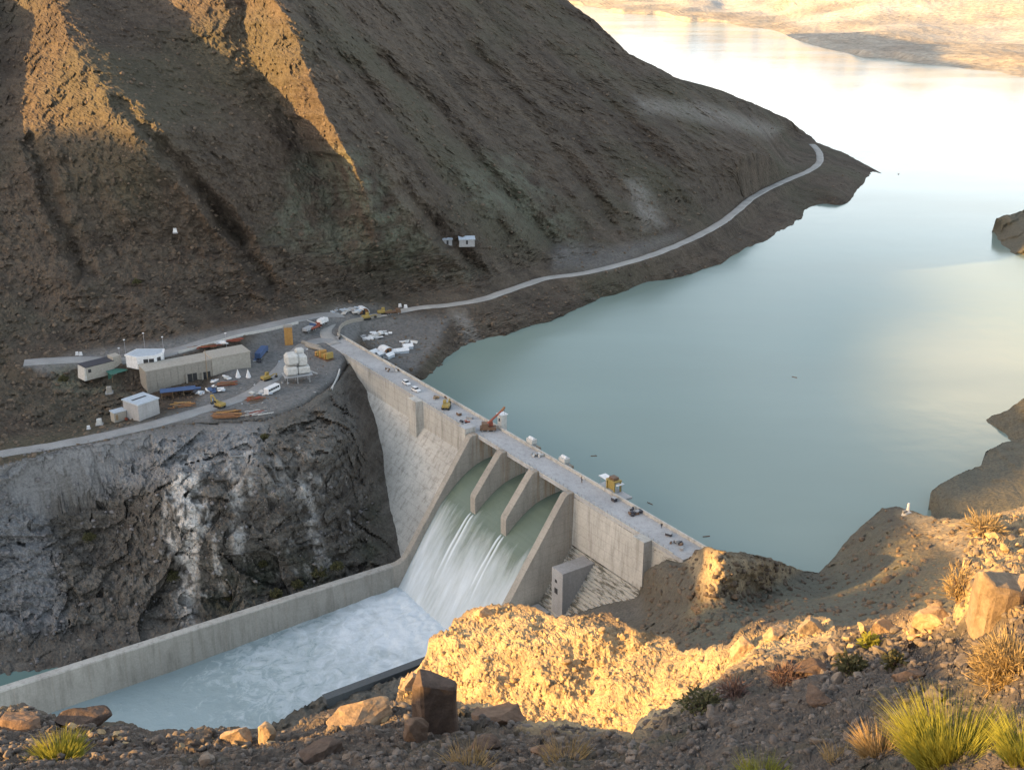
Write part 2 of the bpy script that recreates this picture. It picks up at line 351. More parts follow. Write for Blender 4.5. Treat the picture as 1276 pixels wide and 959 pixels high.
PX_ROAD = [(419, 429), (411, 422), (406, 413), (412, 403), (430, 397), (470, 393), (520, 384), (560, 380), (600, 373), (640, 360), (680, 347), (730, 340), (800, 322), (850, 303), (900, 277), (940, 245), (980, 225), (1008, 213), (1021, 202), (1020, 189), (1012, 180)]
PX_LOW = [(-120, 588), (0, 566), (60, 556), (130, 543), (200, 526), (262, 508), (305, 494), (338, 472), (362, 446), (380, 430), (400, 424), (414, 426)]
PX_UP = [(30, 452), (100, 448), (150, 450), (215, 438), (280, 419), (330, 407), (365, 399), (400, 393), (425, 392)]
YARD = [(90, 552), (140, 535), (200, 520), (240, 505), (300, 440), (360, 400), (430, 385), (480, 382), (500, 392), (460, 400), (440, 430), (434, 452), (420, 474), (380, 503), (330, 523), (220, 530), (140, 547)]
PADUP = [(30, 460), (90, 440), (200, 425), (300, 405), (420, 380), (470, 380), (450, 392), (390, 402), (320, 420), (220, 446), (150, 458), (60, 466)]
UPB = [(-420, 330), (-300, 455), (-200, 545), (-120, 602), (-55, 655), (0, 705), (30, 745), (65, 780), (98, 846), (113, 900), (138, 960), (150, 984), (163, 1000), (178, 1019), (190, 1050), (207, 1082), (220, 1106)]
rv = np.array([p[0] for p in UPB], float); ru = np.array([p[1] for p in UPB], float)
lows = [(v, u) for u, v in SHORE[::-1]]
lv = np.array([220, 245, 275, 305, 340, 370, 402, 430, 475, 520, 900], float); lu = np.array([1112, 1100, 1060, 1012, 922, 832, 742, 652, 577, 546, 546], float)
def left_bank():
    vs = np.concatenate([np.linspace(-420, -30, 60), np.arange(-28, 560, 1.9), np.arange(560, 905, 2.1)])
    nj = fbm(np.stack([vs * .07, vs * 0, vs * 0 + 3], -1), 4) * 3.5 + fbm(np.stack([vs * .31, vs * 0 + 9, vs * 0 + 3], -1), 3) * 2.2
    uR = np.where(vs < 220, np.interp(vs, rv, ru) + nj * (vs > -40) * sm(220 - vs, 0, 30), np.interp(vs, lv, lu))
    n = 560; s = np.linspace(0, 1, n)
    U = -210 + (uR[:, None] + 210) * s[None]; V = np.repeat(vs[:, None], n, 1)
    inC = inpoly(U, V, EDGE + [(470, 457), (500, 475), (560, 510), (620, 546), (620, 1000), (-300, 1000)]) & (V > 440)
    T = np.where(inC, tpsC(U, V), tpsM(U, V))
    # ---- spurs whose left flanks catch the low sun
    def spur(rows, A, w2, vend, pre=0.0):
        r = np.array(rows, float); L = np.interp(vs, r[:, 0], r[:, 1]); R = np.interp(vs, r[:, 0], r[:, 2])
        wig = fbm(np.stack([vs * .035, vs * 0 + A, vs * 0], -1), 4) * 7; L = L + wig; R = R + wig * .6
        up = np.clip((U - L[:, None]) / (R - L)[:, None], 0, 1); dn = 1 - np.clip((U - R[:, None]) / w2, 0, 1)
        fade = np.interp(vs, [vend[0], vend[1]], [1, 0])[:, None] * np.clip((R - L) / 40, 0, 1)[:, None]
        return -A * fade * up * (dn * dn * (3 - 2 * dn)) - pre * fade * np.clip((L[:, None] - U) / 110, 0, 1)
    T = T + spur([(-420, -50, 20), (0, 2, 68), (60, 0, 92), (100, -8, 120), (130, -12, 142), (165, -20, 168), (260, -10, 200)], 46, 150, (165, 300), 30)
    T = T + spur([(-420, 130, 190), (-60, 195, 250), (0, 208, 272), (20, 226, 285), (40, 240, 276), (66, 256, 266)], 14, 60, (20, 66))
    T = T + spur([(-420, 210, 260), (-60, 280, 322), (0, 302, 342), (50, 306, 370), (100, 328, 388), (150, 362, 410), (195, 388, 436), (280, 420, 470)], 58, 220, (190, 340))
    T = T + np.clip(-12 - V, 0, 60) * 4.5 * (1 - sm(U, 190, 290))
    P = EYE + T[..., None] * ray(U, V)
    # ---- rock relief along the sight line (keeps every feature where it stands)
    yard = np.maximum(pmask(U, V, YARD, 8), pmask(U, V, PADUP, 6)) * ~inC
    rd = np.minimum(np.minimum(polydist(U, V, PX_ROAD, False), polydist(U, V, PX_LOW, False)), polydist(U, V, PX_UP, False))
    tpad = pmask(U, V, [(440, 405), (470, 396), (560, 395), (560, 430), (525, 470), (480, 465)], 12)
    calm = (1 - .93 * np.maximum(yard, .88 * tpad)) * sm(rd, 4, 24)
    ma = (P[..., 0] * .58 + P[..., 1] * .81); fa = (-P[..., 0] * .81 + P[..., 1] * .58); z = P[..., 2]
    rot = lambda f1, f2, f3: np.stack([ma * f1, fa * f2, z * f3], -1)
    gul = ridged(rot(1 / 75., 1 / 330., 1 / 330.) + fbm(P / 120., 2)[..., None] * .4, 3)
    wf, wsec, wv = worley(P / np.array([9, 9, 7.]) + fbm(P / 14., 2)[..., None] * .5)
    wf2, _, wv2 = worley(P / 3.2)
    disp = 9.0 * gul + 3.2 * ridged(rot(1 / 30., 1 / 120., 1 / 120.) + fbm(P / 60., 2)[..., None] * .4, 3) + 3.0 * fbm(P / 28., 3) + 2.0 * ridged(P / 11., 3) + 1.3 * (wv - .5) + 1.4 * (wv2 - .5) + 1.1 * fbm(P / 2.6, 3, .6)
    near_shore = sm(P[..., 2], -12, 4); disp = disp * (.6 + .4 * near_shore)
    wob = fbm(np.stack([U / 26., V / 26., U * 0], -1), 3) * 9
    for gl, dep, wd in (([(150, 130), (200, 180), (240, 230), (300, 295)], 5, 8), ([(470, 70), (540, 130), (600, 210), (690, 305)], 7, 9), ([(590, 60), (680, 170), (760, 275)], 5, 8), ([(40, 175), (70, 260), (105, 340)], 5, 9), ([(230, 200), (300, 300), (340, 360)], 4, 8), ([(690, 60), (790, 160), (850, 220)], 5, 9), ([(500, 230), (560, 300), (600, 340)], 4, 7), ([(380, 20), (440, 90), (520, 180), (570, 240)], 5, 8)):
        dd_ = polydist(U + wob, V + wob * .4, gl, False); disp = disp + dep * np.exp(-(dd_ / wd) ** 2) - .45 * dep * np.exp(-((dd_ - 2.1 * wd) / wd) ** 2)
    lz = ((z + 1.8 * fbm(P / 30., 2)) / 5.0) % 1; disp = disp - 2.4 * (lz - .5) * pmask(U, V, [(300, 300), (420, 280), (560, 320), (700, 345), (560, 372), (440, 378), (330, 372), (180, 400), (100, 405), (100, 360), (240, 340)], 22)
    # gorge cliff: ledges (beds) and vertical joints
    zz = z + 1.5 * fbm(P / 22., 2); ledge = np.abs(((zz / 5.2) % 1) - .5) * 2
    wq, _, wvq = worley(np.stack([P[..., 0] / 6., P[..., 1] / 6., z / 3.4], -1) + fbm(P / 10., 2)[..., None] * .6)
    wq2, _, wvq2 = worley(np.stack([P[..., 0] / 17., P[..., 1] / 17., z / 40.], -1) + fbm(P / 30., 2)[..., None] * .6)
    jn = ridged(np.stack([P[..., 0] / 9., P[..., 1] / 9., z / 60.], -1), 4)
    cdisp = 3.4 * (wvq - .5) + 6.5 * (wvq2 - .5) + .9 * (sm(ledge, .15, .5) - .6) + 2.6 * jn + 1.0 * ridged(P / 7., 3) + 1.2 * fbm(P / 2.2, 3, .6)
    cedge = sm(polydist(U, V, EDGE, False), 2, 16); cfoot = sm(z, -52, -40); cdam = sm(fr(P)[..., 0], 60, 35) if False else 1
    cont = sm(polydist(U, V, CONT, False), 3, 40)
    T = T + np.where(inC, cdisp * (.12 + .88 * cedge) * (.25 + .75 * cfoot) * (.15 + .85 * cont), disp * calm)
    P = EYE + T[..., None] * ray(U, V)
    # ---- attributes: kinds of ground
    fan = [(372, 200), (400, 188), (455, 190), (500, 260), (560, 330), (600, 345), (420, 330), (330, 300), (350, 240)]
    olive = np.maximum(pmask(U, V, fan, 22), .9 * pmask(U, V, [(560, 210), (640, 190), (700, 260), (720, 300), (640, 290), (590, 250)], 20))
    olive = np.maximum(olive, pmask(U, V, [(60, 455), (95, 458), (100, 485), (150, 478), (160, 492), (70, 490)], 8))
    olive = np.where(inC, pmask(U, V, [(330, 690), (440, 690), (470, 600), (480, 700), (300, 770), (240, 770), (240, 720)], 26) * .9, olive) * np.clip(.6 + 1.2 * fbm(P / 9., 3), 0, 1.2)
    tentpad = pmask(U, V, [(440, 405), (470, 396), (560, 395), (545, 430), (515, 465), (490, 460)], 8)
    grey = np.maximum(yard, .8 * tentpad * ~inC)
    grey = np.maximum(grey, .8 * pmask(U, V, [(-200, 560), (0, 575), (140, 545), (300, 525), (330, 528), (320, 575), (200, 600), (120, 620), (60, 640), (80, 780), (-200, 800)], 16) * inC)
    grey = np.maximum(grey, .55 * pmask(U, V, [(690, 300), (760, 310), (850, 290), (760, 335), (690, 335)], 10))
    pale = np.zeros_like(U)
    for pl, a in (([(208, 592), (236, 572), (264, 640), (248, 700), (240, 770), (222, 770), (226, 705), (203, 665)], 1.5), ([(285, 575), (300, 575), (308, 690), (290, 690)], .9), ([(370, 600), (388, 600), (404, 690), (388, 690)], .9),
                  ([(310, 590), (400, 595), (400, 625), (320, 620)], .4), ([(215, 560), (330, 570), (420, 560), (300, 600)], .4), ([(215, 742), (250, 775), (240, 790), (216, 780)], .8)):
        pale = np.maximum(pale, a * pmask(U, V, pl, 7) * np.clip(.65 + 1.5 * fbm(np.stack([P[..., 0] / 4., P[..., 1] / 4., P[..., 2] / 12.], -1), 4), 0, 1))
    scar = fbm(np.stack([P[..., 0] / 5.5, P[..., 1] / 5.5, P[..., 2] / 26.], -1) + 4, 4); pale = np.maximum(pale, np.clip((scar - .42) * 3.5, 0, .7) * pmask(U, V, [(190, 560), (430, 530), (450, 640), (420, 700), (250, 760), (200, 700)], 20))
    pale = np.where(inC, pale, .4 * pmask(U, V, [(780, 225), (800, 225), (830, 280), (800, 285)], 10) + .45 * pmask(U, V, [(560, 388), (580, 388), (605, 430), (585, 434)], 6) + .35 * pmask(U, V, [(790, 120), (880, 130), (975, 160), (960, 172), (860, 148), (800, 140)], 8))
    # ---- back slope behind the skyline, bed under the lake
    back = []
    top = vs < 219
    for k, (h, dz) in enumerate(((2, -.6), (6, -3), (16, -10), (40, -28), (90, -70), (160, -140)), 1):
        off = np.where(top[:, None], np.array([[.62 * h, .78 * h, dz]]), np.array([[.8 * k, -.5 * k, -2.2 * k]])); back.append(P[:, -1] + off)
    B = np.stack(back, 1); P = np.concatenate([P, B], 1)
    ext = lambda a: np.concatenate([a, np.repeat(a[:, -1:], B.shape[1], 1)], 1)
    return P, ext(olive), ext(grey), ext(pale), (U, V, T, inC)
LB, ol, gy, pa, LBG = left_bank()
def world_line(px, tfun, n=8, zfix=None):
    pts = [EYE + float(tfun(np.array([u]), np.array([v]))[0]) * ray(u, v) for u, v in px]
    return smooth_line(pts, n)
def smooth_line(pts, n=8):
    pts = [np.asarray(p, float) for p in pts]; out = []
    for i in range(len(pts) - 1):
        p0, p1, p2, p3 = pts[max(i - 1, 0)], pts[i], pts[i + 1], pts[min(i + 2, len(pts) - 1)]
        for k in range(n):
            t = k / n; out.append(.5 * (2 * p1 + (p2 - p0) * t + (2 * p0 - 5 * p1 + 4 * p2 - p3) * t * t + (3 * p1 - p0 - 3 * p2 + p3) * t ** 3))
    out.append(pts[-1]); return np.array(out)
def bench(G, line, hw, fall, zmax=18, up=.12):
    sh = G.shape; P = G.reshape(-1, 3); lo, hi = line.min(0) - hw - fall, line.max(0) + hw + fall
    idx = np.where((P[:, 0] > lo[0]) & (P[:, 0] < hi[0]) & (P[:, 1] > lo[1]) & (P[:, 1] < hi[1]) & (P[:, 2] > lo[2] - zmax) & (P[:, 2] < hi[2] + zmax))[0]
    Q = P[idx]; best = np.full(len(Q), 1e9); zr = np.zeros(len(Q))
    for i in range(len(line) - 1):
        a, b = line[i], line[i + 1]; d = b[:2] - a[:2]; L = (d * d).sum() + 1e-9
        t = np.clip(((Q[:, :2] - a[:2]) @ d) / L, 0, 1); e = np.hypot(Q[:, 0] - a[0] - t * d[0], Q[:, 1] - a[1] - t * d[1])
        m = e < best; best[m] = e[m]; zr[m] = (a[2] + t * (b[2] - a[2]))[m]
    w = 1 - sm(best, hw, hw + fall); P[idx, 2] = Q[:, 2] * (1 - w) + zr * w; return P.reshape(sh)
ROAD = world_line(PX_ROAD, tpsM); LOW = world_line(PX_LOW, tpsM); UPR = world_line(PX_UP, tpsM)
for ln, hw in ((ROAD, 4.2), (LOW, 3.6), (UPR, 4.0)): LB = bench(LB, ln, hw, 6)
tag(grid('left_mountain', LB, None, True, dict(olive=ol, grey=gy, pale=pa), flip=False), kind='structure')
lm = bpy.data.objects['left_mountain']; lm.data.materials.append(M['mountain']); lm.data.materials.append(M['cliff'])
_inC = LBG[3]; nq = np.zeros((LB.shape[0] - 1, LB.shape[1] - 1), np.int32); nq[:, :_inC.shape[1] - 1] = _inC[1:, :-1]
lm.data.polygons.foreach_set('material_index', nq.reshape(-1)); lm.data.polygons.foreach_set('use_smooth', np.zeros(nq.size, bool))
def ribbon(name, line, hw, mat, lift=.18):
    d = np.gradient(line[:, :2], axis=0); d /= np.linalg.norm(d, axis=1)[:, None] + 1e-9; nrm = np.stack([-d[:, 1], d[:, 0]], -1)
    rows = []
    for o, dz in ((-1.25, -.9), (-1, 0), (-.45, .08), (0, .03), (.45, .08), (1, 0), (1.25, -.9)):
        w = hw * (1 + .22 * fbm(np.stack([line[:, 0] / 9, line[:, 1] / 9, np.full(len(line), o)], -1), 3))
        rows.append(np.c_[line[:, :2] + nrm * (o * w)[:, None], line[:, 2] + lift + dz])
    return tag(grid(name, np.stack(rows, 1), mat), kind='structure')
ribbon('lakeside_road', ROAD, 2.7, M['road']); ribbon('lower_road', LOW, 2.9, M['road_grey'], .2); ribbon('upper_road', UPR, 3.6, M['road_grey'], .22)
# ground height on the left bank for standing things: interpolate the finished grid at a pixel
_LU, _LV = pix(LB[:, :560]);
def ground(u, v):
    i = np.argmin((_LU - u) ** 2 + (_LV - v) ** 2); return LB[:, :560].reshape(-1, 3)[i].copy()
# ================================================================== RIGHT BANK
def column_patch(name, tops, vbot, ctl, mat, du, n, relief, backs, attrs=None, p=1.0, jit=1.5, jf=.09, kind='structure', lift=None):
    tu = np.array([q[0] for q in tops], float); tv = np.array([q[1] for q in tops], float)
    us = np.concatenate([np.arange(tu[0], min(tu[-1], 1440), du), np.arange(1440, tu[-1] + .1, du * 5)]) if tu[-1] > 1440 else np.arange(tu[0], tu[-1] + .1, du); vt = np.interp(us, tu, tv) + fbm(np.stack([us * jf, us * 0 + len(tops), us * 0], -1), 5, .6) * jit
    s = np.linspace(0, 1, n) ** p; kk = np.ones(41) / 41; vmin = np.minimum.accumulate(vt[::-1])[::-1]; pad = np.pad(vt, 60, mode='edge'); mn = np.min([pad[i:i + len(vt)] for i in range(30, 91)], 0); mn = np.convolve(np.pad(mn, 20, mode='edge'), kk, 'valid')
    V = np.maximum((mn[None] + (vbot - mn)[None] * s[:, None]), vt[None] + .4 * np.arange(n)[:, None] * (np.arange(n) < 3)[:, None]); U = np.repeat(us[None], n, 0)
    f = TPS(ctl); T = f(U, V); P = EYE + T[..., None] * ray(U, V)
    T = T + relief(P, U, V, T); P = EYE + T[..., None] * ray(U, V)
    if lift is not None: P = P + lift(P, T, V - vt[None])
    at = attrs(P, U, V) if attrs else {}
    hd = ray(us, vt)[:, :2]; hd = hd / np.linalg.norm(hd, axis=1)[:, None]; B = []
    for h, dz in backs[::-1]: B.append(P[0] + np.c_[hd * h, np.full(len(us), dz)] + (fbm(P[0] / max(h, .5), 3) * .25 * h)[:, None] * np.array([0, 0, 1.]))
    P2 = np.concatenate([np.stack(B, 0), P], 0); at = {k: np.concatenate([np.repeat(a[:1], len(B), 0), a], 0) for k, a in at.items()}
    o = grid(name, P2, mat, lift is None, at, flip=False); tag(o, kind=kind); return o, P, U, V, T
def rel_mid(P, U, V, T):
    g = 2.6 * fbm(P / 22., 4) + 2.2 * ridged(P / 9., 4) + .7 * fbm(P / 1.8, 3, .6) + .8 * (worley(P / 2.6)[2] - .5)
    dm = sm(polydist(U, V, [(690, 770), (760, 752), (797, 742), (801, 712), (830, 697), (868, 684)], False), 2, 25)
    return g * (.15 + .85 * dm) + 1.2 * (worley(P / 5.)[2] - .5) * dm
tops = [(676, 772), (700, 769), (760, 752), (796, 743), (801, 713), (830, 698), (866, 685), (882, 681), (900, 687), (930, 689), (960, 696), (1000, 711), (1020, 713), (1032, 702), (1060, 668), (1098, 634), (1115, 631), (1130, 634), (1150, 641), (1165, 645), (1200, 646), (1240, 640), (1276, 630), (1430, 600), (2300, 500)]
ctl = [(676, 772, 't', tdam(676, 772) - 3), (700, 769, 't', tdam(700, 769) - 3), (760, 752, 't', tdam(760, 752) - 2), (796, 743, 't', tdam(796, 743) - 2), (801, 713, 't', tdam(801, 713) - 2), (830, 698, 't', tdam(830, 698) - 2), (866, 685, 't', 306),
       (876, 684, 't', 268), (885, 682, 't', 259), (930, 690, 't', 259), (960, 697, 't', 264), (1000, 712, 't', 300), (1020, 714, 't', 309), (1060, 668, 't', 328), (1100, 634, 't', 338), (1130, 635, 't', 325), (1165, 645, 't', 300), (1200, 650, 't', 285), (1276, 640, 't', 260), (1430, 610, 't', 230),
       (880, 720, 't', 253), (905, 735, 't', 250), (950, 752, 't', 256), (1000, 780, 't', 205), (900, 790, 't', 222), (868, 762, 't', 250), (840, 790, 't', 245), (1100, 740, 't', 235), (1150, 700, 't', 250), (1100, 680, 't', 290), (1180, 700, 't', 240), (1050, 720, 't', 282), (1276, 700, 't', 200),
       (900, 840, 't', 170), (1276, 800, 't', 120), (700, 830, 't', 268), (676, 860, 't', 262), (1430, 860, 't', 90), (1000, 860, 't', 140), (2300, 510, 't', 160), (2300, 860, 't', 60)]
def at_mid(P, U, V):
    ol = np.maximum(.9 * pmask(U, V, [(850, 760), (960, 720), (1020, 720), (1180, 690), (1200, 760), (1000, 800), (860, 800)], 14), .6 * pmask(U, V, [(1020, 712), (1100, 640), (1150, 700), (1060, 740)], 10))
    pl = pmask(U, V, [(850, 690), (880, 684), (1000, 708), (960, 730), (880, 750)], 8) + pmask(U, V, [(1120, 640), (1276, 630), (1430, 600), (1430, 680), (1200, 700)], 8)  # sunlit knob and spur painted lighter, sunlight put into the rock colour
    return dict(olive=ol * np.clip(.8 + fbm(P / 6., 3), 0, 1), pale=np.clip(pl, 0, 1), grey=.5 * pmask(U, V, [(700, 760), (800, 740), (800, 770), (700, 790)], 6))
RB = column_patch('right_slope', tops, 870, ctl, M['bank'], 1.9, 130, rel_mid, ((1.5, -.7), (4, -3.5), (9, -10), (16, -22)), at_mid)
rel_b = lambda P, U, V, T: 2.0 * ridged(P / 14., 3) + 1.2 * fbm(P / 5., 3) + 1.0 * (worley(P / 6.)[2] - .5)
at_b = lambda P, U, V: dict(olive=np.full(U.shape, .5), pale=np.zeros(U.shape), grey=np.zeros(U.shape))
column_patch('lake_bluff', [(1152, 648), (1156, 640), (1160, 611), (1172, 603), (1195, 590), (1222, 581), (1228, 563), (1250, 551), (1276, 546), (1430, 540)], 700,
             [(1152, 645, LAKE_Z - 1), (1158, 640, LAKE_Z), (1162, 611, 't', 350), (1195, 590, 't', 358), (1222, 581, 't', 366), (1229, 563, 't', 376), (1250, 551, 't', 383), (1276, 546, 't', 385), (1276, 600, 't', 343), (1200, 640, 't', 325), (1276, 640, 't', 305), (1430, 540, 't', 380), (1430, 700, 't', 250), (1180, 700, 't', 300)],
             M['bank'], 1.9, 60, rel_b, ((2, -.8), (5, -4), (10, -10), (16, -18)), at_b)
column_patch('lake_spur', [(1222, 526), (1228, 523), (1240, 516), (1252, 513), (1276, 496), (1340, 470), (1430, 455)], 575,
             [(1222, 526, LAKE_Z - 1), (1227, 525, LAKE_Z), (1255, 547, LAKE_Z), (1276, 557, LAKE_Z), (1250, 514, 't', 414), (1276, 497, 't', 412), (1430, 456, 't', 410), (1430, 570, 't', 372), (1276, 575, LAKE_Z - 5), (1225, 560, LAKE_Z - 6)],
             M['bank'], 1.9, 40, rel_b, ((2, -.8), (6, -4), (12, -10), (20, -18)), at_b)
column_patch('lit_bluff', [(1233, 296), (1237, 286), (1241, 273), (1250, 268), (1262, 267), (1276, 261), (1340, 235), (1430, 220)], 340,
             [(1233, 296, LAKE_Z - 1), (1238, 290, LAKE_Z), (1243, 302, LAKE_Z), (1276, 321, LAKE_Z), (1243, 272, 't', 700), (1276, 262, 't', 700), (1276, 300, 't', 664), (1430, 222, 't', 700), (1430, 330, LAKE_Z), (1233, 330, LAKE_Z - 8)],
             M['bank'], 1.5, 60, lambda P, U, V, T: 4 * (worley(P / 12.)[2] - .5) + 3 * ridged(P / 16., 3), ((3, -1), (8, -6), (16, -14), (26, -26)), at_b)
column_patch('river_bank', [(180, 960), (260, 935), (320, 912), (360, 890), (390, 873), (415, 863), (440, 861), (470, 852), (500, 843), (530, 826), (560, 806), (640, 772)], 990,
             [(180, 960, 't', 288), (260, 935, 't', 296), (330, 915, 't', 302), (410, 881, 't', 308), (470, 860, 't', 313), (530, 826, 't', 322), (560, 806, 't', 326), (640, 772, 't', 322), (640, 985, 't', 262), (400, 985, 't', 272), (180, 985, 't', 280)],
             M['cliff'], 2.2, 60, lambda P, U, V, T: 2.6 * (worley(P / 4.5)[2] - .5) + 2.4 * ridged(P / 7., 4) + .8 * fbm(P / 1.5, 3), ((1, -.8), (3, -4), (6, -12), (10, -22)), lambda P, U, V: dict(olive=np.full(U.shape, .3), pale=np.zeros(U.shape), grey=np.zeros(U.shape)), jit=4.0, jf=.16)
# ================================================================== NEAR SLOPE under the camera
KTOP = [(488, 905), (492, 880), (500, 846), (520, 836), (533, 812), (534, 796), (545, 790), (560, 784), (566, 772), (590, 757), (630, 752), (665, 755), (690, 769), (728, 766), (760, 763), (790, 784), (838, 795), (846, 811), (880, 808), (910, 802), (920, 786), (945, 771), (965, 776), (1000, 768), (1034, 770), (1042, 784), (1070, 778), (1078, 772), (1108, 768), (1122, 760), (1150, 760), (1230, 770)]
kctl = [(488, 900, 't', 41), (500, 850, 't', 42), (535, 800, 't', 43), (590, 760, 't', 44), (690, 769, 't', 42.5), (790, 786, 't', 40), (846, 812, 't', 38), (700, 830, 't', 39), (700, 895, 't', 37.5), (560, 870, 't', 40), (830, 860, 't', 35.5), (910, 804, 't', 36), (950, 774, 't', 37), (1034, 772, 't', 35.5), (980, 810, 't', 33), (790, 930, 't', 34), (600, 930, 't', 37.5), (1080, 800, 't', 30), (1122, 765, 't', 29), (1230, 775, 't', 24), (1230, 950, 't', 19), (1000, 950, 't', 25)]
ftops = [(-220, 872), (-60, 882), (0, 884), (30, 878), (48, 886), (60, 890), (84, 903), (100, 897), (120, 900), (150, 902), (190, 916), (215, 911), (280, 908), (345, 914), (362, 908), (385, 896), (410, 886), (440, 880), (470, 876), (492, 876), (530, 882), (565, 878), (609, 880), (640, 890), (656, 903), (683, 904), (706, 903), (743, 909), (787, 919), (794, 905), (818, 889), (850, 872), (880, 856), (913, 832), (947, 809), (987, 805), (1035, 792), (1065, 784), (1109, 777), (1129, 784), (1156, 772), (1186, 768), (1196, 735), (1200, 695), (1212, 662), (1235, 645), (1276, 630), (1340, 600), (1500, 560), (2000, 500), (2600, 440)]
fctl = [(-220, 880, 't', 22), (-220, 1000, 't', 16), (0, 888, 't', 20.5), (60, 895, 't', 20), (190, 917, 't', 19), (300, 911, 't', 19), (345, 915, 't', 18.8), (410, 887, 't', 20), (465, 877, 't', 20.5), (530, 882, 't', 19), (0, 955, 't', 16.5), (200, 955, 't', 16), (400, 955, 't', 15), (640, 955, 't', 13.4), (800, 955, 't', 11.8), (1000, 955, 't', 9.8), (1190, 955, 't', 7.8), (1276, 910, 't', 7.8),
        (570, 879, 't', 19), (640, 892, 't', 17.6), (700, 904, 't', 16.6), (787, 919, 't', 15), (818, 889, 't', 16), (850, 872, 't', 16.6), (913, 832, 't', 17.6), (987, 805, 't', 18), (1035, 792, 't', 17.6), (1109, 778, 't', 16.8), (1156, 773, 't', 15.3), (1186, 768, 't', 14.6), (1200, 700, 't', 15), (1235, 648, 't', 17.5), (1276, 632, 't', 18.3),
        (1000, 880, 't', 12.8), (1100, 880, 't', 11), (1200, 800, 't', 13.6), (1276, 760, 't', 12.8), (1276, 840, 't', 10),
        (1500, 570, 't', 20), (1500, 800, 't', 10), (1500, 960, 't', 6.5), (600, 1150, 't', 7), (1200, 1150, 't', 4), (0, 1150, 't', 10.5), (1500, 1150, 't', 3.6), (-220, 1150, 't', 11.5), (2600, 445, 't', 24), (2600, 800, 't', 8.5), (2600, 1150, 't', 3.0), (2000, 505, 't', 21), (2000, 960, 't', 5.6)]
def rel_near(P, U, V, T): return -.35 * fbm(P / 4.5, 3) * np.clip(T / 17., .35, 1)
def lift_near(P, T, dv):
    a = worley(P / 1.1 + fbm(P / 1.5, 2)[..., None] * .5); b = worley(P / .45 + fbm(P / .6, 2)[..., None] * .3); c = worley(P / .16); k = np.clip(T / 17., .45, 1)
    d_ = worley(P / .2 + 7); h = (.34 * (.55 - a[0]) * (a[2] - .15) + .26 * (.5 - b[0]) * (b[2] + .2) + .085 * (.5 - d_[0]) * (.3 + d_[2]) + .06 * (b[2] - .5)) * k + .07 * ridged(P / .6, 3) + .025 * fbm(P / .1, 3, .6)
    h = h * sm(dv, -1, 12); ang_ = 6.28 * b[2]
    return np.stack([.25 * h * np.cos(ang_), .25 * h * np.sin(ang_), h], -1)
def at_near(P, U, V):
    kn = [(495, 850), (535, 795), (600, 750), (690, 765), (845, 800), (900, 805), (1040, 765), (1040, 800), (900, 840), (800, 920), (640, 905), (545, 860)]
    return dict(pale=.9 * pmask(U, V, kn, 14) + .8 * pmask(U, V, [(1110, 790), (1180, 735), (1200, 640), (1500, 560), (1500, 780), (1230, 770)], 12), olive=np.clip(fbm(P / 1.5, 3) - .1, 0, 1) * .8, grey=.55 * pmask(U, V, [(820, 960), (840, 860), (1000, 800), (1180, 780), (1276, 800), (1276, 960)], 30))  # pale lightens the sunlit knoll and outcrop: sunlight put into the soil colour
def rel_knoll(P, U, V, T): return -.9 * fbm(P / 5., 3)
def lift_knoll(P, T, dv):
    a = worley(P / 1.3 + fbm(P / 1.5, 2)[..., None] * .5); b = worley(P / .5 + fbm(P / .6, 2)[..., None] * .3); c = worley(P / .22)
    e_ = worley(P / .11 + 3); msk = .35 + .9 * np.clip(fbm(P / 2.2, 3) + .3, 0, 1); h = (.30 * (.55 - a[0]) * (a[2] - .35) + .17 * (.5 - b[0]) * (b[2] - .2) + .11 * (.5 - c[0]) * (.2 + c[2])) * msk + .045 * (.5 - e_[0]) * (.3 + e_[2]) + .22 * fbm(P / 1.7, 4) + .05 * fbm(P / .25, 4, .65); h = h * sm(dv, -1, 9); ang_ = 6.28 * b[2]
    return np.stack([.35 * h * np.cos(ang_), .35 * h * np.sin(ang_), h], -1)
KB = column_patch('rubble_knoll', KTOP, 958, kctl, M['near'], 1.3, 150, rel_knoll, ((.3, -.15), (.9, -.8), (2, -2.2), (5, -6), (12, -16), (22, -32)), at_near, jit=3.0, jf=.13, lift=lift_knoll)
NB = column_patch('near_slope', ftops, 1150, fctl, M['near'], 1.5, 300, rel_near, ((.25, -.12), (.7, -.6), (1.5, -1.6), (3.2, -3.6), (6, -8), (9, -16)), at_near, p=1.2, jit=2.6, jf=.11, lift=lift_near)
_NU, _NV, _NP = NB[2], NB[3], NB[1]
def near_ground(u, v, B=None):
    B = B or NB; i = int(np.argmin((B[2] - u) ** 2 + (B[3] - v) ** 2)); return B[1].reshape(-1, 3)[i].copy(), float(B[4].reshape(-1)[i])
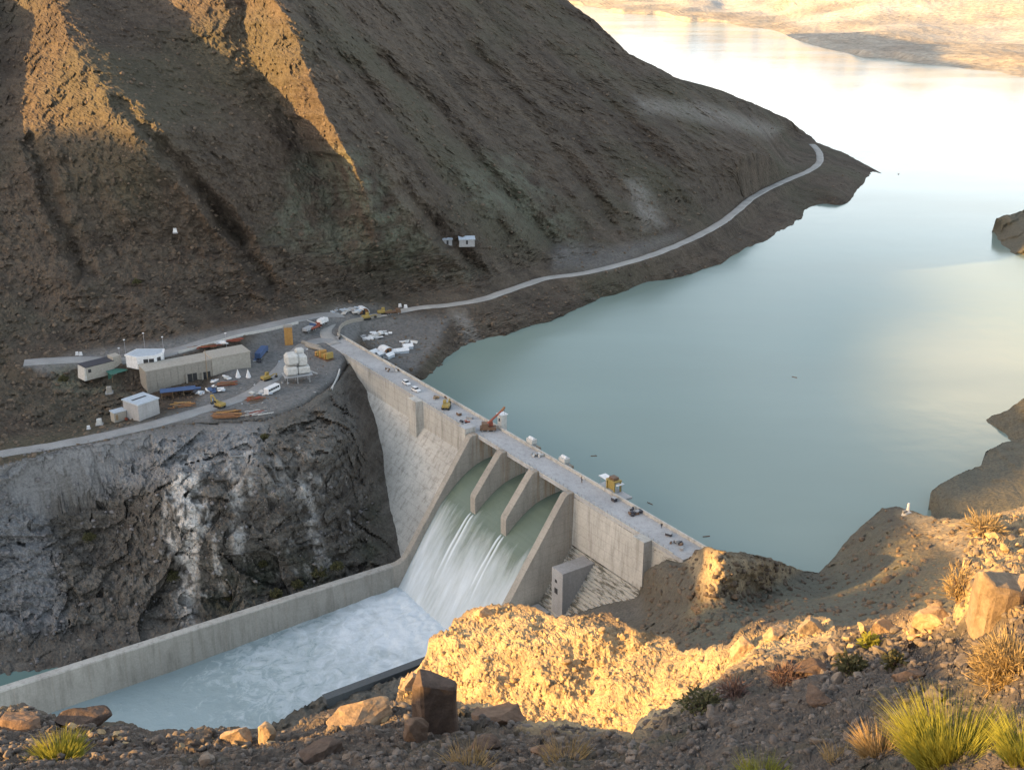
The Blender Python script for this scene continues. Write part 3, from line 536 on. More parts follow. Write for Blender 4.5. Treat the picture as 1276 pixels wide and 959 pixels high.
# ================================================================== FAR SHORE, hills
fs = [(300, -12), (600, -3), (700, 4), (740, 10), (780, 17), (820, 20), (850, 26), (900, 29), (960, 37), (980, 44), (1010, 56), (1030, 62), (1062, 68), (1100, 73), (1136, 78), (1200, 85), (1250, 91), (1276, 96), (1330, 104), (1500, 118), (1800, 130)]
def far_shore():
    us = np.arange(300, 1801, 4.0); vv = np.interp(us, [p[0] for p in fs], [p[1] for p in fs]) + fbm(np.stack([us * .02, us * 0, us * 0], -1), 4) * 2.2
    r = ray(us, vv); S = EYE + r * ((LAKE_Z - H) / r[:, 2])[:, None]; hd = S[:, :2] / np.linalg.norm(S[:, :2], axis=1)[:, None]
    D = np.concatenate([[-60, -30, -12, 0], np.geomspace(6, 5200, 150)])
    P = np.zeros((len(D), len(us), 3)); P[..., :2] = S[None, :, :2] + hd[None] * D[:, None, None]
    q = P.copy(); q[..., 2] = 0; Dm = D[:, None]
    h = .018 * Dm + 10 * sm(Dm, 0, 45) * sm(fbm(q / 500. + 3, 2) + .25 * sm(1010 - us, 0, 80)[None], -.05, .25) + 9 * np.clip(fbm(q / 240., 4), -.3, 1) * sm(Dm, 20, 300) + sm(Dm, 500, 2400) * (105 * np.clip(ridged(q / np.array([430., 620, 1]), 5) + .30, 0, 2)) + sm(Dm, 1500, 5000) * 260 * (.6 + ridged(q / 1500., 4))
    h = h + 2.0 * ridged(q / 60., 3) * sm(Dm, 10, 120)
    P[..., 2] = LAKE_Z + np.where(Dm > 0, h + .4, .12 * Dm)
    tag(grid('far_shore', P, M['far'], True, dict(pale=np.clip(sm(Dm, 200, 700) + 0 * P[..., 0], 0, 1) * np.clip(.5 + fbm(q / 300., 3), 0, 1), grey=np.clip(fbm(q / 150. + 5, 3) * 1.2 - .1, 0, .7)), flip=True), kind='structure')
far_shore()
# ================================================================== SUN DIRECTION and the unseen ridges added to cast shade
SAZ, SEL = rad(252), rad(12.0)          # azimuth clockwise from +Y
SV = np.array([math.sin(SAZ) * math.cos(SEL), math.cos(SAZ) * math.cos(SEL), math.sin(SEL)])
SHZ = SV[:2] / np.linalg.norm(SV[:2]); PERP = np.array([-SHZ[1], SHZ[0]])
if PERP[1] > 0: PERP = -PERP
def kq(P): P = np.asarray(P); return P[..., :2] @ PERP, P[..., 2] - (P[..., :2] @ SHZ) * math.tan(SEL)
KQ = [(-2500, -60), (-1500, 40), (-1000, 75), (-800, 85), (-700, 90), (-640, 82), (-600, 70), (-575, 65), (-560, 66), (-550, 73), (-540, 77), (-528, 80), (-518, 80), (-480, 76), (-420, 70), (-380, 68), (-345, 66), (-308, 66), (-268, 61), (-250, 54), (-240, 45), (-235, 44), (-230, 50), (-215, 51), (-207, 48), (-203, 38), (-194, 38), (-190, 44), (-187, 52), (-183, 62), (-154, 68), (-120, 70), (-80, 60), (-50, 58), (0, 60), (100, 60), (400, 40), (1200, 0), (2500, -80)]
def ridge(name, L0, prof, width, dq, base, mat, jit, foot=1.6):
    qs = np.arange(prof[0][0], prof[-1][0] + .1, dq); K = np.interp(qs, [p[0] for p in prof], [p[1] for p in prof]) + fbm(np.stack([qs / (dq * 9), qs * 0, qs * 0 + 1], -1), 4) * jit
    top = K + L0 * math.tan(SEL); o = np.linspace(-1, 1, 41); G = np.zeros((len(qs), len(o), 3))
    for j, x in enumerate(o):
        xy = (PERP[None] * qs[:, None] + SHZ[None] * (L0 + x * width)); G[:, j, :2] = xy
        pr = (1 - abs(x)) ** 1.15; G[:, j, 2] = base + (top - base) * pr
    G[..., 2] += ridged(G / (width * .35), 4) * width * .06 * np.abs(o)[None] * (1 - np.abs(o)[None])
    return tag(grid(name, G, mat), kind='structure')
ridge('gorge_shade_ridge', 1250, KQ, 900, 16, -60, M['ridge'], 3)  # unseen ridge added off to the left, skyline shaped to shade the gorge

KL = [(-60, 100), (-40, 108), (-30, 114), (-24, 123), (-20, 131), (-18, 134.5), (-17, 136.6), (-16.3, 137.5), (-15.6, 138.0), (-14.7, 138.7), (-14.2, 139.8), (-12.8, 141.4), (-12, 142.2), (-11.4, 142.5), (-10.7, 142.9), (-10.1, 143.7), (-9, 144.1), (-8, 144.5), (-7.2, 145.0), (-6.3, 145.2), (-5, 145.9), (-3, 147.5), (1, 150), (6, 149), (14, 146)]
ridge('left_shade_spur', 21, KL, 9, .35, 108, M['near'], .35)  # unseen spur beside the camera, put in to shade the near slope

ridge('far_shade_ridge', 0, [(-2800, 0), (-2640, 120), (-2500, 285), (-2440, 320), (-2360, 334), (-2250, 338), (-2100, 326), (-2000, 322), (-1900, 316), (-1850, 312), (-1760, 300), (-1640, 280), (-1560, 262), (-1480, 190), (-1400, 90), (-1300, 0)], 300, 10, -20, M['ridge'], 10)  # hidden ridge added behind the mountain to shade part of the far shore
# ================================================================== THE DAM   (local x = along crest, y = upstream, z up)
dam = empty('dam', DA, DROT, 'pale concrete gravity dam with a three bay spillway between lake and gorge', 'dam')
def dm(name, mat, bevel=0.0, parent=None, label=None, attrs=None):
    def fin(mb):
        o = mb.build(name, mat, parent or dam, bevel)
        if label: o['label'] = label
        return o
    return fin
def P_(prof): return [(-d, z) for d, z in prof]
def densify(o, cell=1.6):
    return o
def body(name, a0, a1, prof, mat, label=None): return dm(name, mat, label=label)(MB().prism(P_(prof), a0, a1))
ZB = -78
body('wall_body', -3, 120.9, [(0, ZB), (0, -1.1), (8.6, -1.1), (8.6, BRK), (8.6 + .77 * (BRK - ZB), ZB)], M['concrete'], 'smooth pale face left of the spillway')
prof = [(0, ZB), (0, -1.1), (8.6, -1.1), (8.6, -17.5)]; z = -17.5; d = 8.6 + .77 * .9
prof.append((d, -17.5))
while z > ZB: z -= .9; prof.append((d, z)); d += .9 * .77; prof.append((d, z))
body('wall_body', 177.6, 236, prof, M['concrete_step'], 'stepped rough face right of the spillway')
# smooth formed panel in front of the steps (upper part)
body('face_panel', 177.6, 212, [(8.5, -1.3), (8.75, -1.3), (9.2, -17.0), (8.5, -17.2)], M['concrete'])
CH = [(-4, -13), (0, -9.6), (2, -9.7), (6, -10.3), (9.7, -11.3), (14, -13.6), (18, -16.6), (23.5, -21.8), (29.6, -30.4), (41.4, -49.0), (46, -53)]
body('spillway_chute', 121.2, 177.4, [(-4, ZB)] + CH + [(46, ZB)], M['concrete_wall'])
for a0, a1 in ((121.0, 123.6), (175.0, 177.6)):
    body('training_wall', a0, a1, [(-3, ZB + 1), (-3, -1.15), (8.7, -1.15), (8.7, .55), (10.9, .55), (12, -.2), (37.2, -36.9), (38.8, -38.6), (41, -39.4), (43, -39.5), (43, ZB + 1)], M['concrete_pier'])
for ac in (139.7, 157.8):
    o = body('pier', ac - 1.45, ac + 1.45, [(-5, -70), (-5, -1.15), (8.7, -1.15), (8.7, .6), (10.4, .6), (11.3, .1), (20.9, -12.3), (21.3, -13.2), (21.3, -32), (16, -70)], M['concrete_pier'])
def grid_attr_rust():
    for o in [c for c in dam.children if c.name.split('.')[0] in ('pier', 'training_wall')]:
        import bmesh
        bm = bmesh.new(); bm.from_mesh(o.data); bmesh.ops.triangulate(bm, faces=[f for f in bm.faces if len(f.verts) > 4])
        for _ in range(4): 
            es = [e for e in bm.edges if e.calc_length() > 2.5]
            if es: bmesh.ops.subdivide_edges(bm, edges=es, cuts=1)
            bmesh.ops.triangulate(bm, faces=bm.faces[:])
        bm.to_mesh(o.data); bm.free()
        co_ = np.empty(len(o.data.vertices) * 3, np.float32); o.data.vertices.foreach_get('co', co_); co_ = co_.reshape(-1, 3)
        at = o.data.attributes.new('rust', 'FLOAT', 'POINT'); at.data.foreach_set('value', np.ascontiguousarray((1 - sm(-co_[:, 1], 5, 15)) , np.float32))
grid_attr_rust()
dm('bridge_deck', M['deck'])(MB().box(-4, 226, -8.6, .2, -1.1, 0.0))
dm('parapet', M['concrete'])(MB().box(-4, 236, .2, .75, -1.1, 1.0))
dm('kerb', M['concrete'])(MB().box(20, 120.9, -8.75, -8.35, 0.004, .32).box(123.7, 174.9, -8.75, -8.35, 0.004, .32).box(177.7, 222, -8.75, -8.35, 0.004, .32))
for a0, a1, n in ((30, 119, 46), (125, 174, 25), (179, 220, 21)):
    r = dm('railing', M['steel'])(MB().tube((a0, -8.55, 1.1), (a1, -8.55, 1.1), .045, n=6).tube((a0, -8.55, .7), (a1, -8.55, .7), .03, n=6))
    for k in range(n):
        a = a0 + (a1 - a0) * k / (n - 1); dm('post', M['grey'], parent=r)(MB().box(a - .06, a + .06, -8.61, -8.49, .3, 1.16))
for a0, a1 in ((80, 85.4), (208.6, 213.4)):
    dm('buttress', M['concrete'])(MB().box(a0, a1, -11.6, -8.58, -13.5, .45))
gb = dm('gallery_block', M['block'], .05)(MB().box(183.8, 189.2, -21.2, -6, -33, -18))
dm('opening', M['dark'], parent=gb)(MB().box(185.3, 186.8, -21.26, -21.0, -26.0, -24.2)); dm('opening', M['dark'], parent=gb)(MB().box(185.5, 186.4, -21.26, -21.0, -22.3, -21.3))
dm('landing_slab', M['block'])(MB().box(178, 184, -30.5, -22, -34.2, -33.2))
ct = dm('control_block', M['concrete'], .05)(MB().box(116.6, 120.2, -11.8, -7.6, -7.5, 1.9)); dm('cap', M['deck'], parent=ct)(MB().box(116.3, 120.5, -12.1, -7.3, 1.9, 2.15))
tw = dm('gate_tower', M['offwhite'], .06)(MB().box(120.9, 123.3, .9, 3.2, -9.5, 5.0)); dm('roof', M['white'], parent=tw)(MB().box(120.6, 123.6, .6, 3.5, 5.0, 5.25)); dm('window', M['glass'], parent=tw)(MB().box(121.6, 122.5, .84, .95, 2.6, 3.7))
for a in (139.9, 158.2):
    h = dm('gate_hoist', M['offwhite'], .08)(MB().box(a - 1.6, a + 1.6, .9, 3.1, .9, 2.3)); dm('foot', M['grey'], parent=h)(MB().box(a - 1.3, a + 1.3, 1.1, 2.9, -9, .9)); dm('drum', M['white'], parent=h)(MB().tube((a - 1.2, 2.0, 2.3), (a + 1.2, 2.0, 2.3), .55, n=12))
pf = dm('intake_platform', M['deck'])(MB().box(176, 189, .76, 4.6, -.6, .1).box(177.5, 187.5, 1.5, 4.2, -22, -.6))
# water running down the spillway
def chute_water():
    a = np.linspace(123.0, 175.6, 150); s = np.linspace(0, 1, 260); dd = np.interp(s, [0, .1, 1], [-3.5, 0, 42.5]); zz = np.interp(dd, [c[0] for c in CH], [c[1] for c in CH]) + .95
    k = np.ones(9) / 9; zz[4:-4] = np.convolve(zz, k, 'valid'); G = np.zeros((len(s), len(a), 3)); G[..., 0] = a[None]; G[..., 1] = -dd[:, None]; G[..., 2] = zz[:, None]
    A, Dd = np.meshgrid(a, dd); q = np.stack([A / 1.1, Dd / 7., A * 0], -1)
    foam = 1.0 * sm(Dd + 3.0 * fbm(np.stack([A / 5., Dd * .05, A * 0], -1), 3), 14, 36)
    wk = np.zeros_like(A)
    for ac in (139.7, 157.8):
        x = np.abs(A - ac); wd = .35 + .055 * (Dd - 21)
        ln = np.exp(-((x - .75 - .035 * (Dd - 21).clip(0)) / wd.clip(.3)) ** 2) * sm(Dd, 20.8, 22.5); wk = np.maximum(wk, ln * (1 - .55 * sm(Dd, 30, 42)))
        foam = foam - .35 * np.exp(-((x) / .7) ** 2) * sm(Dd, 21, 22) * (1 - sm(Dd, 24, 29))
    foam = foam + (.14 * fbm(np.stack([A / 5., Dd / 11., A * 0 + 2], -1), 4) + .07 * fbm(np.stack([A / 1.6, Dd / 16., A * 0 + 5], -1), 3)) * sm(Dd, 8, 22)
    foam = np.clip(np.maximum(foam * .8, wk), 0, 1)
    G[..., 2] += .12 * fbm(q, 4) * sm(Dd, 8, 30) + .45 * wk - .02
    o = grid('spillway_water', G, M['chute'], True, dict(foam=foam)); o.location = DA; o.rotation_euler = (0, 0, DROT); tag(o, kind='structure')
    a = np.linspace(122.9, 175.7, 120); dd = np.linspace(38.5, 240, 300); A, Dd = np.meshgrid(a, dd); G = np.zeros(A.shape + (3,)); G[..., 0] = A; G[..., 1] = -Dd
    q = np.stack([A / 5., Dd / 5., A * 0], -1); jump = np.exp(-((Dd - 44) / 7.) ** 2)
    G[..., 2] = np.interp(Dd, [38, 43, 60, 120, 240], [-48.1, -47.7, -48.6, -51.3, -52.0]) + .35 * fbm(q, 4) * (1 - .7 * sm(Dd, 60, 120)) + .5 * jump * fbm(q * 2.2, 3)
    fo = np.clip(1.0 - .50 * sm(Dd + 14 * fbm(q * .4, 3), 44, 90) - .38 * sm(Dd, 85, 130), 0.05, 1) - .15 * sm(np.abs(A - 149), 18, 26)
    o = grid('basin_water', G, M['basin'], True, dict(foam=np.clip(fo, 0, 1))); o.location = DA; o.rotation_euler = (0, 0, DROT); tag(o, kind='structure')
chute_water()
for a0, lab in ((121.0, 'long grey concrete wall along the foaming basin under the cliff'), (175.0, 'grey concrete basin wall partly hidden behind the sunlit rubble knoll')):
    o = empty('basin_wall', W(a0, 43, -39.5), DROT, lab, 'wall')
    e_ = -140 if a0 < 150 else -50; MB().box(0, 2.5, e_, 0, -24, -.35).build('wall_stem', M['concrete_wall' if a0 < 150 else 'concrete_shaded'], o); MB().box(-.12, 2.62, e_, 0, -.35, 0).build('coping', M['concrete' if a0 < 150 else 'concrete_shaded'], o)
    if a0 < 150:
        mb = MB()
        for k in range(13): MB().box(2.5, 2.57, -8.2 - k * 10.2, -7.9 - k * 10.2, -14, -.4).build('joint_strip', M['concrete_pier'], o)
# ================================================================== THINGS ON THE CREST
def on_crest(a, d, z=0.0): return W(a, d, z)
def wheels(root, xs, w, r, mat=None):
    for x in xs:
        for s in (-1, 1):
            wh = MB().tube((x, s * (w / 2 - .14), r), (x, s * (w / 2 + .06), r), r, n=12).build('wheel', M['tyre'], root); MB().tube((x, s * (w / 2 + .05), r), (x, s * (w / 2 + .09), r), r * .55, n=10).build('hub', M['steel'], wh)
def car(loc, rz, label, mat='white', L=4.3, group=None):
    r = empty('parked_car', loc, rz, label, 'car', group); h = L / 2
    MB().prism([(-h, .3), (h, .3), (h, .75), (h - .1, .9), (h * .45, .98), (-h * .95, 1.0), (-h, .85)], -.85, .85, 'y').build('body', M[mat], r, .04)
    MB().prism([(-h * .9, 1.0), (h * .45, .98), (h * .18, 1.5), (-h * .75, 1.5)], -.74, .74, 'y').build('window', M['glass'], r, .03)
    MB().box(-h * .74, h * .17, -.75, .75, 1.5, 1.56).build('roof', M[mat], r, .02); wheels(r, (-h * .62, h * .62), 1.6, .33); return r
def truck(loc, rz, label, cab='blue', bed='blue', L=8.0, h=2.6, name='truck', tilt=0.0):
    r = empty(name, loc, rz, label, 'truck')
    MB().prism([(L / 2 - 2.0, .6), (L / 2, .6), (L / 2, 1.7), (L / 2 - .35, 2.6), (L / 2 - 2.0, 2.6)], -1.15, 1.15, 'y').build('cab', M[cab], r, .06); MB().box(L / 2 - .5, L / 2 - .1, -1.0, 1.0, 1.75, 2.3).build('windscreen', M['glass'], r)
    b = MB().box(-L / 2, L / 2 - 2.2, -1.2, 1.2, 1.0, h).build('cargo_bed', M[bed], r, .05); MB().box(-L / 2, L / 2 - .3, -.5, .5, .55, .98).build('chassis', M['dark'], r); wheels(r, (-L / 2 + 1, -L / 2 + 2.2, L / 2 - 1.1), 2.2, .5); return r
def digger(loc, rz, label, mat='yellow', name='excavator', up=1.0, cat='excavator'):
    r = empty(name, loc, rz, label, cat)
    for s in (-1, 1): MB().prism([(-1.9, .35), (-1.5, 0), (1.5, 0), (1.9, .35), (1.6, .85), (-1.6, .85)], s * 1.15 - .3, s * 1.15 + .3, 'y').build('track', M['tyre'], r)
    MB().box(-2.0, 1.3, -1.25, 1.25, .9, 1.9).build('engine_body', M[mat], r, .1); c = MB().box(.1, 1.5, .25, 1.25, 1.5, 3.0).build('cab', M[mat], r, .06); MB().box(.3, 1.53, .35, 1.28, 2.05, 2.85).build('window', M['glass'], c)
    MB().prism([(1.2, 1.4), (1.5, 1.2), (3.4, 3.6 * up), (4.6, 3.5 * up), (4.5, 3.9 * up), (3.2, 4.1 * up)], -.6, -.2, 'y').build('boom', M[mat], r); MB().prism([(4.3, 3.9 * up), (4.75, 3.7 * up), (4.5, 1.0), (4.2, 1.0)], -.55, -.25, 'y').build('stick', M[mat], r)
    MB().prism([(4.1, 1.2), (4.7, 1.0), (4.5, .25), (3.9, .2), (3.7, .6)], -.85, .05, 'y').build('bucket', M['dark'], r); return r
car(on_crest(66, 4.6), DROT, 'white parked car on the dam crest, the one farther from the spillway'); car(on_crest(74.5, 5.2), DROT + .1, 'white parked car on the dam crest, the one nearer the spillway beside the buttress')
digger(on_crest(96, 4.8), DROT + 2.4, 'small yellow loader working on the dam crest', 'yellow', 'loader', .55, 'loader')
cr = empty('crane', on_crest(121.5, 3.4), DROT + 1.0, 'rust red mobile crane with raised boom on the dam crest', 'crane')
MB().box(-2.8, 2.8, -1.25, 1.25, .5, 1.5).build('chassis', M['brown'], cr, .06); MB().box(-2.2, .2, -1.2, 1.2, 1.5, 2.9).build('engine_body', M['brown'], cr, .08); MB().box(.3, 1.7, .1, 1.2, 1.5, 3.1).build('cab', M['red'], cr, .06); wheels(cr, (-2, 0, 2), 2.3, .5)
bt = Vector((5.2, 1.4, 7.2)); MB().tube((-.6, -.4, 2.2), bt, .42, .3, 6).build('boom', M['red'], cr); MB().tube(bt - Vector((.5, .2, .5)), bt + Vector((.6, .16, .85)), .5, .38, 8).build('boom_head', M['rust'], cr); MB().tube(bt + Vector((.4, 0, .4)), bt + Vector((.5, 0, -2.2)), .05, n=5).build('hook_line', M['dark'], cr)
# yellow trash rake on the intake platform
rk = empty('trash_rake', W(182.5, -2.6, .1), DROT, 'yellow steel rake frame standing on the intake platform by the lake', 'machine')
for x in (-1.7, 1.7):
    for y in (-1.2, 1.2): MB().box(x - .2, x + .2, y - .2, y + .2, 0, 3.4).build('leg', M['yellow'], rk)
MB().box(-2.0, 2.0, -1.5, 1.5, 3.4, 3.8).build('top_frame', M['yellow'], rk); MB().box(-1.2, 1.2, -1, 1, 3.8, 4.7).build('winch', M['brown'], rk, .1); MB().box(-1.9, 1.9, -1.05, -.95, .7, 3.2).build('rake_panel', M['yellow'], rk)
sh = empty('shelter', W(180.6, -3.2, .1), DROT, 'white roofed shelter behind the yellow rake frame on the dam', 'shelter')
for x in (-4, 4):
    for y in (-.9, .9): MB().tube((x, y, 0), (x, y, 2.6), .09).build('post', M['grey'], sh)
MB().box(-4.6, 4.6, -1.3, 1.3, 2.6, 2.8).build('roof', M['white'], sh)
def person(loc, rz, label, shirt='cloth', trousers='dark'):
    r = empty('person', loc, rz, label, 'person')
    sk = [((0, 0, .92), .15), ((0, 0, 1.15), .14), ((0, 0, 1.38), .17), ((0, 0, 1.52), .065), ((0, .01, 1.66), .10), ((0, .01, 1.74), .08)]
    V = [p for p, _ in sk]; R = [q for _, q in sk]; E = [(i, i + 1) for i in range(5)]
    for s in (-1, 1):
        n = len(V); V += [(s * .2, 0, 1.42), (s * .27, .02, 1.16), (s * .25, .12, .92), (s * .24, .16, .82)]; R += [.07, .05, .04, .04]; E += [(2, n), (n, n + 1), (n + 1, n + 2), (n + 2, n + 3)]
        n = len(V); V += [(s * .1, 0, .86), (s * .11, .03, .48), (s * .12, -.02 + .06 * s, .08), (s * .12, .12 + .06 * s, .03)]; R += [.10, .07, .05, .04]; E += [(0, n), (n, n + 1), (n + 1, n + 2), (n + 2, n + 3)]
    me = bpy.data.meshes.new('body'); me.from_pydata(V, E, []); o = link('body', me, [M['skin'], M[shirt], M[trousers]], r)
    md = o.modifiers.new('Skin', 'SKIN'); 
    for i, q in enumerate(R): me.skin_vertices[0].data[i].radius = (q, q)
    me.skin_vertices[0].data[0].use_root = True
    o.modifiers.new('Subdivision', 'SUBSURF').levels = 1
    dg = bpy.context.evaluated_depsgraph_get(); m2 = bpy.data.meshes.new_from_object(o.evaluated_get(dg)); o.modifiers.clear(); o.data = m2
    m2.materials.clear()
    for k in ('skin', shirt, trousers): m2.materials.append(M[k])
    for p in m2.polygons: p.material_index = 0 if p.center.z > 1.5 or (abs(p.center.x) > .2 and p.center.z < .95) else (1 if p.center.z > .9 else 2); p.use_smooth = True
    return r
if True:
    person(on_crest(171.5, 1.2), DROT + 2, 'person in dark clothes at the lake parapet near the yellow frame, nearer the water'); person(on_crest(172.6, 2.0), DROT, 'person in dark clothes beside another at the parapet, nearer the roadway', 'cloth', 'brown'); person(on_crest(209, 1.3), DROT + 1, 'person in dark clothes alone at the parapet above the right buttress')
def crate(loc, rz, label, s=(1.2, 1.0, .9), mat='brown', name='crate', cat='crate', group=None):
    r = empty(name, loc, rz, label, cat, group); MB().box(-s[0] / 2, s[0] / 2, -s[1] / 2, s[1] / 2, .1, s[2]).build('box', M[mat], r, .03); MB().box(-s[0] / 2 - .05, s[0] / 2 + .05, -s[1] / 2 - .05, s[1] / 2 + .05, s[2], s[2] + .1).build('lid', M['grey'], r)
    for y in (-.35, .35): MB().box(-s[0] / 2, s[0] / 2, y * s[1] - .06, y * s[1] + .06, 0, .1).build('runner', M['wood'], r)
    return r
crate(on_crest(188, 1.6), DROT, 'dark equipment crate at the parapet right of the yellow frame', (1.6, 1.2, 1.1), 'cloth'); crate(on_crest(213.5, 2.6), DROT + .4, 'dark equipment crate near the right end of the crest', (1.8, 1.0, .8), 'cloth'); crate(on_crest(104, 4.4), DROT, 'brown crate between loader and crane on the crest', (1.8, 1.2, 1.0)); crate(on_crest(109, 3.0), DROT + .6, 'grey crate just left of the crane on the crest', (2.2, 1.1, .8), 'grey')
# ================================================================== CONSTRUCTION YARD on the left bank
def gp(u, v, dz=-.05): p = ground(u, v); p[2] += dz; return p
def ang(p, q): return math.atan2(q[1] - p[1], q[0] - p[0])
def facade(p1, p2, z): A_, B_ = onz(*p1, z), onz(*p2, z); return A_, float(np.linalg.norm(B_ - A_)), ang(A_, B_)   # local x along the front, +y away from the camera
A_, L_, R_ = facade((184, 487), (313, 462), -1.6)
ph = empty('powerhouse', A_, R_, 'long beige concrete hall with two dark doorways built into the terrace', 'building')
MB().box(0, L_ * .62, 0, 9, -3, 7.6).build('wall', M['tan'], ph, .05); MB().box(L_ * .62 + .01, L_, -.35, 9, -3, 8.0).build('wall', M['beige'], ph, .05)
rf = MB().box(-.2, L_ * .62, -.25, 9.2, 7.6, 8.0).build('roof', M['beige'], ph); MB().box(L_ * .62 + .03, L_ + .2, -.6, 9.2, 8.0, 8.45).build('roof', M['beige'], ph)
for x0, x1, h in ((.375, .47, 3.6), (.525, .60, 3.2)):
    MB().box(L_ * x0, L_ * x1, -.04, .1, -.2, h).build('doorway', M['dark'], ph); MB().box(L_ * x0 - .7, L_ * x0, -.9, -.03, -1, h + .2).build('door_pier', M['tan'], ph)
for k in range(9): MB().box(L_ * (.03 + .066 * k), L_ * (.03 + .066 * k) + .12, -.1, 0.02, .3, 7.5).build('rib', M['tan'], ph)
MB().tube((L_ * .56, -1.2, -.5), (L_ * .56, -1.2, 12.5), .14, .10).build('utility_pole', M['wood'])
o = bpy.data.objects['utility_pole']; o.location = [float(x) for x in A_]; o.rotation_euler = (0, 0, R_); tag(o, 'tall thin pole standing before the long beige hall', 'pole')
# pentagonal white office
cpos = onz(181, 452, 5.0); off = empty('office_building', cpos, .12, 'white angular single storey office with pale blue grey roof on the upper terrace', 'building')
pent = [(-6.8, -1.2), (-2.0, -4.6), (4.5, -3.4), (7.0, -.2), (6.6, 4.2), (-3.6, 5.2)]
MB().prism(pent, -1, 3.4, 'z').build('wall', M['white'], off); MB().prism([(x * 1.06, y * 1.06) for x, y in pent], 3.4, 4.1, 'z').build('parapet', M['white'], off); MB().prism([(x * .96, y * .96) for x, y in pent], 4.1, 4.14, 'z').build('roof', M['bluegrey'], off)
def wall_win(p, q, f0, f1, z0, z1, name='window'):
    p, q = Vector((*p, 0)), Vector((*q, 0)); a = math.atan2(q.y - p.y, q.x - p.x); L = (q - p).length
    MB().box(L * f0, L * f1, -.05, .06, z0, z1, M=Matrix.Translation(p) @ Matrix.Rotation(a, 4, 'Z')).build(name, M['dark'], off)
wall_win(pent[1], pent[2], .35, .62, 1.0, 2.8); wall_win(pent[1], pent[2], .66, .94, 1.0, 2.8); wall_win(pent[2], pent[3], .25, .7, .2, 2.8, 'door')
# small house at the far left
A_, L_, R_ = facade((108, 468), (143, 459), 3.6)
hs = empty('small_house', A_, R_, 'low beige house with dark flat roof at the left end of the terrace', 'house')
MB().box(0, L_, 0, 6, -2, 3.1).build('wall', M['beige'], hs, .04); MB().box(-.2, L_, -.2, 6.2, 3.1, 3.4).build('roof', M['cloth'], hs); MB().box(L_ * .98, L_ + 3.2, .2, 4.5, -2, 4.6).build('stair_tower', M['beige'], hs, .04); MB().box(.8, 2.0, -.04, .05, .9, 2.2).build('window', M['dark'], hs); MB().prism([(-.9, -2), (0, -2), (0, 3.0), (-.4, 3.0)], .1, 5.8, 'y').build('buttress', M['offwhite'], hs)
gs = empty('green_shelter', gp(146, 470), R_ + .05, 'green tarpaulin shelter below the small beige house', 'shelter')
for x in (-3, 3):
    for y in (-1.4, 1.4): MB().tube((x, y, -1.5), (x, y, 2.2 + .3 * (y > 0)), .08).build('post', M['wood'], gs)
MB().prism([(-1.8, 2.0), (1.8, 2.6), (1.8, 2.72), (-1.8, 2.12)], -3.6, 3.6).build('cover', M['green'], gs); MB().box(-3.2, 1.0, 1.2, 1.35, -.5, 2.2).build('back_sheet', M['green'], gs)
# grey pump house with white roof, small cabin
A_, L_, R_ = facade((174, 525), (200, 516), -2.0)
pu = empty('pump_house', A_, R_ + .02, 'grey cube like building with pale roof and long dark slot beside the lower road', 'building')
MB().box(0, L_, 0, 9, -2, 6.0).build('wall', M['block'], pu, .05); r_ = MB().box(-.25, L_ + .25, -.25, 9.3, 6.0, 6.4).build('roof', M['bluegrey'], pu); MB().box(1.2, L_ - 1.6, 4.6, 5.6, 6.38, 6.46).build('slot', M['dark'], r_); MB().box(L_, L_ + .04, 1, 2, 0, 2.2).build('door', M['steel'], pu)
A_, L_, R_ = facade((143, 524), (158, 520), -2.2)
cb = empty('site_cabin', A_, R_, 'small beige cabin with pale blue roof beside the grey cube building', 'cabin'); MB().box(0, L_, 0, 3.4, -1, 2.7).build('wall', M['beige'], cb, .03); MB().box(-.2, L_ + .2, -.2, 3.6, 2.7, 2.95).build('roof', M['bluegrey'], cb); MB().box(.5, 1.4, -.05, .03, 0, 2.0).build('door', M['wood'], cb)
# batching plant
bp = empty('batching_plant', gp(368, 476), .4, 'white concrete batching plant of stacked tanks on steel legs', 'plant')
def rbox(x0, x1, y0, y1, z0, z1, name, mat, b=.7): return MB().box(x0, x1, y0, y1, z0, z1).build(name, M[mat], bp, b)
rbox(-3.6, 1.4, -2.4, 2.4, 7.2, 12.0, 'upper_tank', 'offwhite', 1.0); rbox(-4.0, .8, -2.8, 2.2, 3.4, 7.0, 'lower_tank', 'offwhite', .8); rbox(1.5, 4.8, -1.6, 2.2, 6.6, 10.6, 'side_tank', 'offwhite', .5); rbox(1.2, 4.6, 2.3, 4.6, 8.0, 12.4, 'cement_silo', 'offwhite', .6); rbox(1.0, 5.6, -2.2, 1.4, 3.6, 6.4, 'hopper', 'offwhite', .4)
for x, y in ((-3.6, -2.4), (.4, -2.4), (-3.6, 1.8), (.4, 1.8), (5.2, -1.8), (5.2, 1.2)): MB().tube((x, y, -1), (x, y, 4.2), .16, n=6).build('leg', M['steel'], bp)
MB().box(-4.6, 6.2, -3.4, 3.2, 3.1, 3.3).build('platform', M['steel'], bp); MB().tube((5.5, 1, 3.5), (9.5, 5, .3), .45, n=8).build('conveyor', M['grey'], bp)
